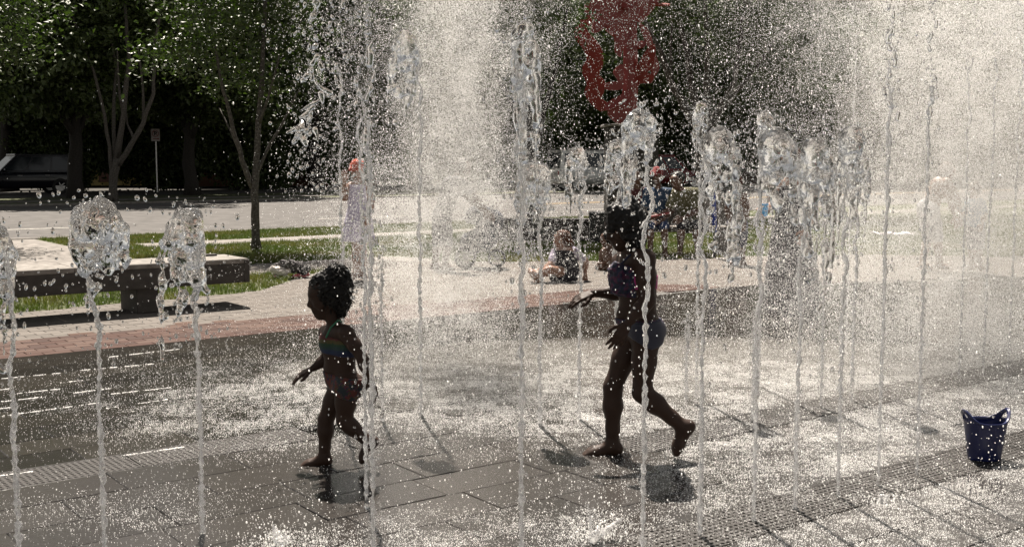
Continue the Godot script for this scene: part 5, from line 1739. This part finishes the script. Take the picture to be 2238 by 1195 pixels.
func stream_mesh(height: float, r: float, wob: float, sd: int) -> ArrayMesh:
	# a rope of water: two or three strands twisting round one another, lumpy and thinning upward
	var n := FastNoiseLite.new()
	n.seed = sd
	n.frequency = 1.0
	n.fractal_octaves = 2
	var s := Shape.new()
	s.smooth(true)
	for k in 2:
		var pts := []
		var rr := []
		var y := -0.02
		while y < height:
			var f := clampf(y / height, 0, 1)
			var tw := y * 38.0 + k * PI + n.get_noise_2d(y * 5.0, 3.0) * 3.0
			var sw := wob * f * f
			var d := r * (0.45 + 0.25 * n.get_noise_2d(y * 14.0, k * 9.0))
			pts.append(Vector3(n.get_noise_2d(y * 4.5, 0.0) * sw + cos(tw) * d, y, n.get_noise_2d(y * 4.5, 50.0) * sw + sin(tw) * d))
			rr.append(maxf(0.0016, r * (0.74 + 1.25 * n.get_noise_2d(y * 30.0, 20.0 + k * 7.0)) * (1.0 - 0.2 * f)))
			y += 0.011
		s.tube(pts, rr, 7)
	return s.done()

func crest_bones(top: float, w: float, length: float, sd: int, lean: float) -> Array:
	# the head of a jet: water climbing to a lumpy dome, folding over and tearing into fingers
	var r := RandomNumberGenerator.new()
	r.seed = sd
	var b := []
	var hw := w / 2.0
	var c := Vector3(lean * w, top - hw * 0.55, 0)
	for i in 5:
		var d := Vector3(r.randfn(0, 1), absf(r.randfn(0, 0.7)), r.randfn(0, 1)).normalized()
		b.append([c + d * hw * 0.1 + Vector3(0, hw * 0.1, 0), c + d * hw * r.randf_range(0.2, 0.4) + Vector3(0, hw * 0.2, 0), hw * r.randf_range(0.16, 0.26), hw * r.randf_range(0.12, 0.2)])
	b.append([c - Vector3(0, hw * 1.2, 0), c, hw * 0.1, hw * 0.16])
	# a second, lower lobe thrown to one side
	var lob := Vector3(r.randf_range(-0.6, 0.6) * hw, -r.randf_range(0.1, 0.6) * hw, r.randf_range(-0.3, 0.3) * hw)
	for i in 4: b.append([c + lob * r.randf_range(0.2, 0.6), c + lob + Vector3(r.randfn(0, 0.2), r.randfn(0, 0.2), r.randfn(0, 0.2)) * hw, hw * r.randf_range(0.12, 0.22), hw * r.randf_range(0.1, 0.2)])
	var heavy := r.randf() * TAU
	var m := 15
	for i in m:
		var a := TAU * (i + r.randf_range(-0.35, 0.35)) / m
		var out := Vector3(cos(a), 0, sin(a) * 0.85)
		var p := c + out * hw * 0.3 + Vector3(0, hw * 0.2, 0)
		var len := length * (0.3 + 0.7 * pow(r.randf(), 1.4)) * (0.7 + 0.3 * absf(cos(a))) * (1.0 + 0.55 * cos(a - heavy))
		var rad := hw * r.randf_range(0.08, 0.17)
		var wide := r.randf_range(0.5, 1.05) * (1.0 + 0.22 * cos(a - heavy))
		var steps := 5
		for k in steps:
			var f := (k + 1.0) / steps
			var q := c + out * hw * wide * (0.3 + 0.75 * sin(minf(f * 1.5, 1.0) * PI * 0.5) - 0.18 * f * f) + Vector3(lean * len * 0.15 * f, -len * f * (0.4 + 0.6 * f) + hw * 0.2, 0)
			var r2 := rad * lerpf(1.0, 0.42, f) * r.randf_range(0.8, 1.25)
			b.append([p, q, rad if k == 0 else b[-1][3], maxf(r2, 0.004)])
			p = q
		for k in r.randi_range(1, 3):
			p += Vector3(r.randfn(0, 0.01), -r.randf_range(0.015, 0.04), r.randfn(0, 0.01))
			var q := r.randf_range(0.0035, 0.0075)
			b.append([p, p + Vector3(0, -q, 0), q, q * 0.7])
	return b

func spatter(parent: Node, called: String, count: int, place: Callable, rmin: float, rmax: float, m: Material, stretch := 1.4) -> void:
	var buf := PackedFloat32Array()
	buf.resize(count * 12)
	for i in count:
		var p: Vector3 = place.call(i)
		var r := lerpf(rmin, rmax, pow(rng.randf(), 2.2))
		var b := Basis(Vector3(0, 0, 1), rng.randfn(0, 0.25)) * Basis.from_scale(Vector3(r * rng.randf_range(0.8, 1.15), r * rng.randf_range(0.9, stretch + 0.5), r))
		row(buf, i * 12, b, p)
	copies(called, drop_mesh, m, buf, false, parent)

func build_jets() -> void:
	drop_mesh = SphereMesh.new()
	drop_mesh.radius = 1.0
	drop_mesh.height = 2.0
	drop_mesh.radial_segments = 8
	drop_mesh.rings = 4
	bead_mesh = SphereMesh.new()
	bead_mesh.radius = 1.0
	bead_mesh.height = 2.0
	bead_mesh.radial_segments = 6
	bead_mesh.rings = 3
	var C := 3.17
	var B := 4.42
	var A := 5.72
	var D := 5.08
	var rag := FastNoiseLite.new()
	rag.seed = 77
	rag.frequency = 12.0
	rag.fractal_octaves = 3
	rag.fractal_gain = 0.42
	# foot x in the photograph, row of nozzles, top in the photograph, width and length of the crest there, lean, label
	var heads := [
		[42, B, 500, 105, 250, -0.3, "broad jet with curling crest cut by the left edge"],
		[228, B, 442, 122, 230, 0.12, "broad jet with rounded crest folding right, second from the left edge"],
		[442, B, 458, 98, 270, -0.15, "bell-shaped jet to the left of the smaller walking person"],
		[1140, C, 50, 62, 420, 0.1, "tallest clumpy jet left of the red sculpture"],
		[1343, B, 306, 56, 130, 0.0, "short jet just left of the taller person's head"],
		[1405, C, 240, 70, 150, -0.25, "lumpy columnar jet falling over the taller person's head"],
		[1522, D, 224, 38, 110, 0.0, "narrow high jet with small round head right of the sculpture"],
		[1530, C, 285, 80, 260, 0.35, "broad bell-shaped jet in front of the blue rod"],
		[1648, C, 288, 88, 150, 0.35, "round-headed jet left of the tall person in the long dress"],
		[1658, D, 246, 40, 90, 0.0, "small ragged jet above the round-headed jet"],
		[1738, C, 306, 76, 280, 0.3, "broad ragged jet in front of the long dress"],
		[1832, C, 278, 60, 200, 0.1, "jet with a smooth round ball on top, right of the long dress"],
		[1862, B, 334, 44, 150, 0.1, "small jet right of the ball-topped jet"],
		[1266, D, 322, 44, 150, -0.2, "small curled jet in front of the silver van"],
		[1180, D, 358, 74, 150, -0.15, "frothy jet low behind the tallest clumpy jet"],
		[920, A, 70, 60, 180, -0.4, "pale jet dissolving inside the left mist plume"],
	]
	var k := 0
	for h in heads:
		k += 1
		var f := foot(h[0], h[1])
		var z := -f.z
		var top := at(h[0], h[2], z).y
		var w: float = h[3] * z / F
		var len: float = h[4] * z / F
		var o := thing("water_jet", h[6], "water jet", f, 0.0, "fountain jets")
		var r: float = 0.0088 if h[1] == C else 0.0098
		put("stream", stream_mesh(top - w * 0.5, r, 0.05, 100 + k), M.stream, o)
		var bones := crest_bones(top, w, len, 300 + k, h[5])
		put("crest", blob(bones, maxf(0.0045, w * 0.038), w * 0.06, Vector3.ZERO, {"amp": w * 0.095, "noise": rag}), M.water, o)
		# froth on the dome, its white beads also standing in for sun sparkle
		var c := Vector3(h[5] * w, top - w * 0.3, 0)
		spatter(o, "froth", 110, func(_i): return c + Vector3(rng.randfn(0, 0.33), -absf(rng.randfn(-0.15, 0.6)), rng.randfn(0, 0.33)) * w, 0.0007, 0.0026, M.drop)
		spatter(o, "droplets", 240, func(_i): return Vector3(h[5] * w * 0.7 + rng.randfn(0, 0.45) * w, maxf(0.02, top + 0.05 - absf(rng.randfn(0, 0.75)) * (len + 0.15)), rng.randfn(0, 0.4) * w), 0.002, 0.0085, M.water)
	var ropes := [
		[818, C, -40, 0.035, "rope-like tall jet just right of the smaller walking person"],
		[1920, C, -40, 0.06, "tall beaded jet left of the dark beaded jet"],
		[2005, C, -40, 0.05, "dark beaded tall jet left of the navy bucket"],
		[836, A, 560, 0.03, "thin pale jet behind the rope-like jet"],
		[1795, B, 500, 0.04, "thin jet with grey streak behind the long dress"],
		[1925, B, -60, 0.06, "far tall beaded jet close behind the right plume"],
		[2097, B, -60, 0.07, "tall beaded jet above the navy bucket"],
		[2150, B, -60, 0.07, "tall white beaded jet right of the navy bucket"],
		[2205, B, -60, 0.08, "tall white beaded jet nearest the right edge"],
		[752, A, -60, 0.09, "tall falling chain of drops left of the rope-like jet"],
		[1645, B, 690, 0.03, "low thin jet behind the round-headed jet"],
		[1500, D, 690, 0.04, "low slanting jet right of the taller person's hip"],
		[800, B, -40, 0.09, "loose beaded jet above the smaller person's shoulder"],
		[1850, A, -60, 0.09, "loose beaded jet above the ball-topped jet"],
	]
	for h in ropes:
		k += 1
		var f := foot(h[0], h[1])
		var z := -f.z
		var top := at(h[0], h[2], z).y
		var o := thing("water_jet", h[4], "water jet", f, 0.0, "fountain jets")
		var n := FastNoiseLite.new()
		n.seed = 500 + k
		n.frequency = 1.0
		var whole := top * (0.8 if h[2] < 0 else 0.9)
		put("stream", stream_mesh(whole, 0.0078, h[3] * 0.5, 100 + k), M.stream, o)
		# higher up the rope breaks into beads that rise and fall along its line
		var bones := []
		var y := whole - 0.15
		while y < top:
			var p := Vector3(n.get_noise_2d(y * 4.0, 0.0) * h[3], y, n.get_noise_2d(y * 4.0, 50.0) * h[3])
			var r := rng.randf_range(0.004, 0.0105)
			bones.append([p, p + Vector3(rng.randfn(0, 0.006), rng.randf_range(0.01, 0.03), rng.randfn(0, 0.006)), r, r * rng.randf_range(0.4, 0.9)])
			y += rng.randf_range(0.018, 0.05)
		put("beads", blob(bones, 0.0045, 0.005, Vector3.ZERO, {"amp": 0.004, "noise": rag}), M.water, o)
		spatter(o, "droplets", 260, func(_i): return Vector3(rng.randfn(0, 0.5) * h[3], rng.randf_range(0.1, 1.05) * top, rng.randfn(0, 0.5) * h[3]), 0.002, 0.0075, M.water)
	# a loose clump of water tumbling down left of the mist
	var fc := foot(690, A)
	var zc := -fc.z
	var o2 := thing("falling_water", "ragged clump of falling water hanging left of the left mist plume", "water", fc)
	var path := [[700, -20], [682, 60], [690, 120], [672, 165], [700, 190], [690, 235], [664, 265], [650, 300], [668, 275], [680, 290]]
	var cb := []
	for i in path.size() - 1:
		for j in 3:
			var p := at(lerpf(path[i][0], path[i + 1][0], j / 3.0) + rng.randfn(0, 7), lerpf(path[i][1], path[i + 1][1], j / 3.0), zc + rng.randfn(0, 0.05))
			var q := p + Vector3(rng.randfn(0, 0.03), -rng.randf_range(0.02, 0.07), rng.randfn(0, 0.03))
			cb.append([p - fc, q - fc, rng.randf_range(0.006, 0.02), rng.randf_range(0.003, 0.012)])
	put("sheet", blob(cb, 0.006, 0.008, Vector3.ZERO, {"amp": 0.012, "noise": rag}), M.water, o2)
	spatter(o2, "droplets", 420, func(_i): return at(690 + rng.randfn(0, 42), rng.randf_range(-40, 420), zc + rng.randfn(0, 0.15)) - fc, 0.002, 0.011, M.water)
	# low splashes where a spout only just breaks the surface
	for h in [[612, 1195, 42, 85, 0.0, "low white splash on the wet tiles near the bottom left"], [1292, 1185, 40, 110, 0.35, "low slanting splash near the bottom centre"], [1925, 1098, 60, 40, 0.9, "flat splash on the grating left of the navy bucket"]]:
		var f := gp(h[0], h[1])
		var z := -f.z
		var w: float = h[2] * z / F
		var ht: float = h[3] * z / F
		var o := thing("splash", h[5], "splash", f, 0.0, "splashes on the floor")
		var b := []
		for i in 12:
			var a := rng.randf() * TAU
			var d := Vector3(cos(a) * 0.5 + h[4], rng.randf_range(0.5, 1.5), sin(a) * 0.5).normalized()
			var l := ht * rng.randf_range(0.25, 0.8)
			b.append([d * l * 0.1, d * l * 0.6, 0.0075, 0.0042])
			b.append([d * l * 0.6, d * l + Vector3(rng.randfn(0, 0.01), -0.008, rng.randfn(0, 0.01)), 0.0042, 0.003])
		put("crown", blob(b, 0.0035, 0.004, Vector3.ZERO, {"amp": 0.004, "noise": rag}), M.stream, o)
		spatter(o, "droplets", 220, func(_i):
			var u := pow(rng.randf(), 0.7)
			return Vector3(rng.randfn(0, 0.8) * w * (0.5 + u) + h[4] * ht * u, maxf(0.004, u * ht * 1.1 * rng.randf()), rng.randfn(0, 0.4) * w), 0.0009, 0.0042, M.drop)


const LEVELS := [0, 3, 7, 14, 26, 48, 90, 160, 280, 480]

# Spray is laid out in small cells of air, each filled with drops as densely as the spray is thick there.
func cell_meshes(sd: int, size: Vector3, rmin: float, rmax: float, stretch: float, most := 480) -> Array:
	var r := RandomNumberGenerator.new()
	r.seed = sd
	var out := []
	for n in LEVELS:
		if n == 0 or n > most:
			out.append(null)
			continue
		var two := []
		for v in 2:
			var st := SurfaceTool.new()
			st.begin(Mesh.PRIMITIVE_TRIANGLES)
			for i in n:
				var q := lerpf(rmin, rmax, pow(r.randf(), 2.2))
				var b := Basis(Vector3(0, 0, 1), r.randfn(0, 0.12)) * Basis.from_scale(Vector3(q, q * r.randf_range(1.0, stretch), q))
				st.append_from(bead_mesh, 0, Transform3D(b, (Vector3(r.randf(), r.randf(), r.randf()) - Vector3.ONE * 0.5) * size))
			two.append(st.commit())
		out.append(two)
	return out

func fill_air(called: String, label: String, meshes: Array, lo: Vector3, hi: Vector3, size: Vector3, thick: Callable, m: Material) -> void:
	# thick(p): drops per cubic metre
	var o := Node3D.new()
	o.name = numbered(called)
	add_child(o)
	tag(o, label, "", "", "stuff")
	var lists := {}
	var vol := size.x * size.y * size.z
	var last := LEVELS.size() - 1
	while meshes[last] == null: last -= 1
	var full: float = LEVELS[last]
	var nx := int((hi.x - lo.x) / size.x)
	var ny := maxi(1, int((hi.y - lo.y) / size.y))
	var nz := int((hi.z - lo.z) / size.z)
	for x in nx:
		for y in ny:
			for z in nz:
				var p := lo + (Vector3(x, y, z) + Vector3.ONE * 0.5) * size
				var want: float = thick.call(p) * vol
				if want < 0.15: continue
				while want > full:
					want -= full
					var all := Vector2i(last, rng.randi() % 2)
					if not lists.has(all): lists[all] = []
					lists[all].append(p + (Vector3(rng.randf(), rng.randf(), rng.randf()) - Vector3.ONE * 0.5) * size * (1.3 if size.y > 0.05 else 0.0))
				var k := 1
				while k < LEVELS.size() - 1 and LEVELS[k] < want and k < last: k += 1
				var below: float = LEVELS[k - 1]
				if rng.randf() > (want - below) / (LEVELS[k] - below): k -= 1
				if k == 0: continue
				var key := Vector2i(k, rng.randi() % 2)
				if not lists.has(key): lists[key] = []
				lists[key].append(p + (Vector3(rng.randf(), rng.randf(), rng.randf()) - Vector3.ONE * 0.5) * size * (0.95 if size.y > 0.05 else 0.0))
	for key in lists:
		var buf := PackedFloat32Array()
		buf.resize(lists[key].size() * 12)
		for i in lists[key].size():
			row(buf, i * 12, Basis(Vector3.UP, (rng.randi() % 4) * PI / 2), lists[key][i])
		copies("drops", meshes[key.x][key.y], m, buf, false, o)

func share_at(share: Array, p: Vector3) -> float:
	# how much falls at places across the view, given as [place, share, place, share ...]
	var x := 1119.0 + F * p.x / -p.z
	if x <= share[0]: return share[1]
	var k := 0
	while k < share.size() - 4 and x > share[k + 2]: k += 2
	return lerpf(share[k + 1], share[k + 3], clampf((x - share[k]) / (share[k + 2] - share[k]), 0, 1))

func build_spray() -> void:
	var n := FastNoiseLite.new()
	n.seed = 3
	n.frequency = 1.1
	n.fractal_octaves = 3
	# fine falling spray: two great plumes and the loose drizzle round them
	var s1 := Vector3.ONE * 0.16
	var fine := cell_meshes(5, s1, 0.0008, 0.002, 1.8, 160)
	# place across, distance, half width, drops per cubic metre, height of the thickest part, share at the foot
	for q in [["dense plume of fine spray left of the tallest jet", 985.0, 8.6, 0.26, 330000.0, 1.8, 0.1, 1.9], ["broad plume of fine spray at the right behind the beaded jets", 2080.0, 8.8, 0.5, 140000.0, 1.6, 0.42, 1.2]]:
		var c := at(q[1], 600, q[2])
		fill_air("spray_plume", q[0], fine, Vector3(c.x - 2.6, 0.02, c.z - 1.7), Vector3(c.x + 2.6, 3.1, c.z + 1.7), s1, func(p: Vector3) -> float:
			var h: float = absf(p.y - q[5]) / q[5]
			var w: float = q[3] * (0.8 + 0.5 * h)
			var drift: float = 0.25 * n.get_noise_2d(p.y * 0.5, q[1])
			var r2 := Vector2(p.x - c.x - drift, (p.z - c.z) * q[7]).length_squared()
			var body := 0.76 * exp(-r2 / (2 * w * w)) + 0.24 * exp(-r2 / (6.0 * w * w))
			return q[4] * (body * (q[6] + (1.0 - q[6]) * exp(-h * h * 1.3)) + 0.009 * exp(-r2 / (16 * w * w))) * maxf(0.2, 1.0 + 0.95 * n.get_noise_3d(p.x, p.y * 0.5, p.z)), M.drop)
	var s2 := Vector3.ONE * 0.24
	var light := cell_meshes(6, s2, 0.0008, 0.0022, 2.2)
	var share := [580, 0.0, 660, 0.12, 760, 0.6, 1060, 0.45, 1170, 0.06, 1430, 0.05, 1600, 0.22, 1770, 0.4, 1880, 0.8, 2330, 0.9]
	fill_air("spray_drizzle", "fine drizzle falling over the right half of the fountain", light, Vector3(-2.6, 0.02, -10.6), Vector3(5.2, 3.1, -6.5), s2, func(p: Vector3) -> float: return 4200.0 * share_at(share, p) * maxf(0.0, 1.0 + 1.2 * n.get_noise_3d(p.x, p.y * 0.4, p.z)), M.drop)
	var s3 := Vector3.ONE * 0.3
	var big := cell_meshes(7, s3, 0.001, 0.0033, 2.2)
	share = [590, 0.0, 680, 0.6, 1000, 0.7, 1200, 0.5, 1500, 0.7, 2330, 1.0]
	fill_air("spray_drops", "larger drops falling in front of the walking persons", big, Vector3(-1.5, 0.02, -6.3), Vector3(2.9, 3.0, -4.5), s3, func(p: Vector3) -> float: return 620.0 * share_at(share, p) * (1.0 if p.y < 1.75 else 0.45) * maxf(0.0, 1.0 + 1.3 * n.get_noise_3dv(p)), M.drop)
	share = [-60, 0.4, 400, 0.8, 2330, 1.0]
	fill_air("spray_drops", "sparse clear drops falling across the nearest jets", big, Vector3(-2.4, 0.02, -5.7), Vector3(2.7, 2.7, -4.2), s3, func(p: Vector3) -> float: return 90.0 * share_at(share, p), M.water)
	# beads bouncing off the flooded floor
	var zones := [[1000, 850, 1.6, 0.75, 1.0], [560, 900, 0.7, 0.45, 0.9], [1300, 890, 0.9, 0.5, 0.9], [1700, 850, 1.6, 0.8, 1.0], [2100, 870, 1.0, 0.7, 1.0], [1750, 1010, 0.9, 0.45, 1.0], [2000, 1060, 0.8, 0.4, 0.9], [1000, 1185, 0.75, 0.2, 0.9], [1350, 1190, 0.5, 0.2, 0.8], [300, 1110, 0.55, 0.22, 0.3], [480, 1180, 0.4, 0.2, 0.45], [2000, 1180, 0.8, 0.3, 0.9], [1700, 1150, 0.6, 0.25, 0.9], [800, 1120, 0.3, 0.15, 0.25], [600, 990, 0.5, 0.12, 0.16], [1560, 930, 0.5, 0.3, 0.8]]
	var cz := []
	for z in zones: cz.append(gp(z[0], z[1]))
	var n2 := FastNoiseLite.new()
	n2.seed = 12
	n2.frequency = 2.6
	n2.fractal_octaves = 4
	var on_floor := func(p: Vector3) -> float:
		if p.dot(NDIR) > 9.2 or absf(p.x) > -0.47 * p.z: return 0.0
		var w := 0.018
		for q in zones.size():
			var d: Vector3 = p - cz[q]
			var e: float = (d.x * d.x) / (zones[q][2] * zones[q][2]) + (d.z * d.z) / (zones[q][3] * zones[q][3] * 2.0)
			if e < 4.0: w += zones[q][4] * exp(-e)
		var across := p.dot(NDIR)
		if (across > 3.0 and across < 3.37) or (across > 4.23 and across < 4.6): w *= 0.3
		return minf(w, 1.1) * clampf(0.65 + 0.9 * n2.get_noise_2d(p.x, p.z), 0.0, 1.2)
	var s4 := Vector3(0.1, 0.003, 0.1)
	fill_air("splash_beads", "white beads of water bouncing on the flooded tiles", cell_meshes(8, s4, 0.0007, 0.002, 1.1), Vector3(-4.4, 0.0, -9.6), Vector3(4.4, 0.003, -4.0), s4, func(p: Vector3) -> float: return on_floor.call(p) * 30000.0 / 0.003, M.drop)
	# white beads standing in for sun glints along the slab joints at the left
	var glint_beads := PackedFloat32Array()
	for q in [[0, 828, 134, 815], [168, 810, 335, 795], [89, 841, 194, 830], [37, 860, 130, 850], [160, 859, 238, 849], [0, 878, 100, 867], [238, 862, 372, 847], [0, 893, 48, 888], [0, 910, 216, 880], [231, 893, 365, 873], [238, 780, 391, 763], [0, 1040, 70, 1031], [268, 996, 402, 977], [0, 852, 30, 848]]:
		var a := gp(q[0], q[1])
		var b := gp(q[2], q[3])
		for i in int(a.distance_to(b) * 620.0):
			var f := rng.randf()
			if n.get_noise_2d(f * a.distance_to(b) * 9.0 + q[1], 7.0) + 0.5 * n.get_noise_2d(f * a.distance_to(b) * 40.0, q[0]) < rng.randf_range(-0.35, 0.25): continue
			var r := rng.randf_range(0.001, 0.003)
			glint_beads.resize(glint_beads.size() + 12)
			row(glint_beads, glint_beads.size() - 12, Basis.from_scale(Vector3(r * 1.5, r, r * 1.5)), a.lerp(b, f) + Vector3(0, r * 0.5, rng.randfn(0, 0.005)))
	tag(copies("joint_glints", bead_mesh, M.drop, glint_beads, false), "lines of white beads standing in for sun glints in the dark slab joints at left", "", "", "stuff")
	var s5 := Vector3(0.15, 0.1, 0.15)
	fill_air("splash_haze", "low drops leaping from the flooded floor", cell_meshes(9, s5, 0.0009, 0.0028, 1.3), Vector3(-4.4, 0.0, -9.6), Vector3(4.4, 0.5, -4.0), s5, func(p: Vector3) -> float: return on_floor.call(p) * 9000.0 * exp(-p.y / 0.1), M.drop)
	# thin mist hanging in the plumes
	make_mist("bright mist in the core of the left plume", 985, 270, 8.6, Vector3(0.8, 2.2, 0.6), 0.2)
	make_mist("mist in the core of the right plume", 2060, 330, 8.9, Vector3(1.7, 3.4, 1.2), 0.15)
	make_mist("mist trailing right of the right plume", 2230, 480, 9.2, Vector3(1.9, 3.0, 1.3), 0.15)
	make_mist("low mist over the flooded floor", 1500, 830, 8.0, Vector3(6.2, 0.5, 2.4), 0.22)


func make_mist(label: String, px: float, py: float, dist: float, size: Vector3, dens: float) -> void:
	var f := FogVolume.new()
	f.name = numbered("mist")
	f.shape = RenderingServer.FOG_VOLUME_SHAPE_ELLIPSOID
	f.size = size
	var m := FogMaterial.new()
	m.density = dens
	m.albedo = Color(1, 0.98, 0.95)
	f.material = m
	f.position = at(px, py, dist)
	add_child(f)
	tag(f, label, "", "", "stuff")
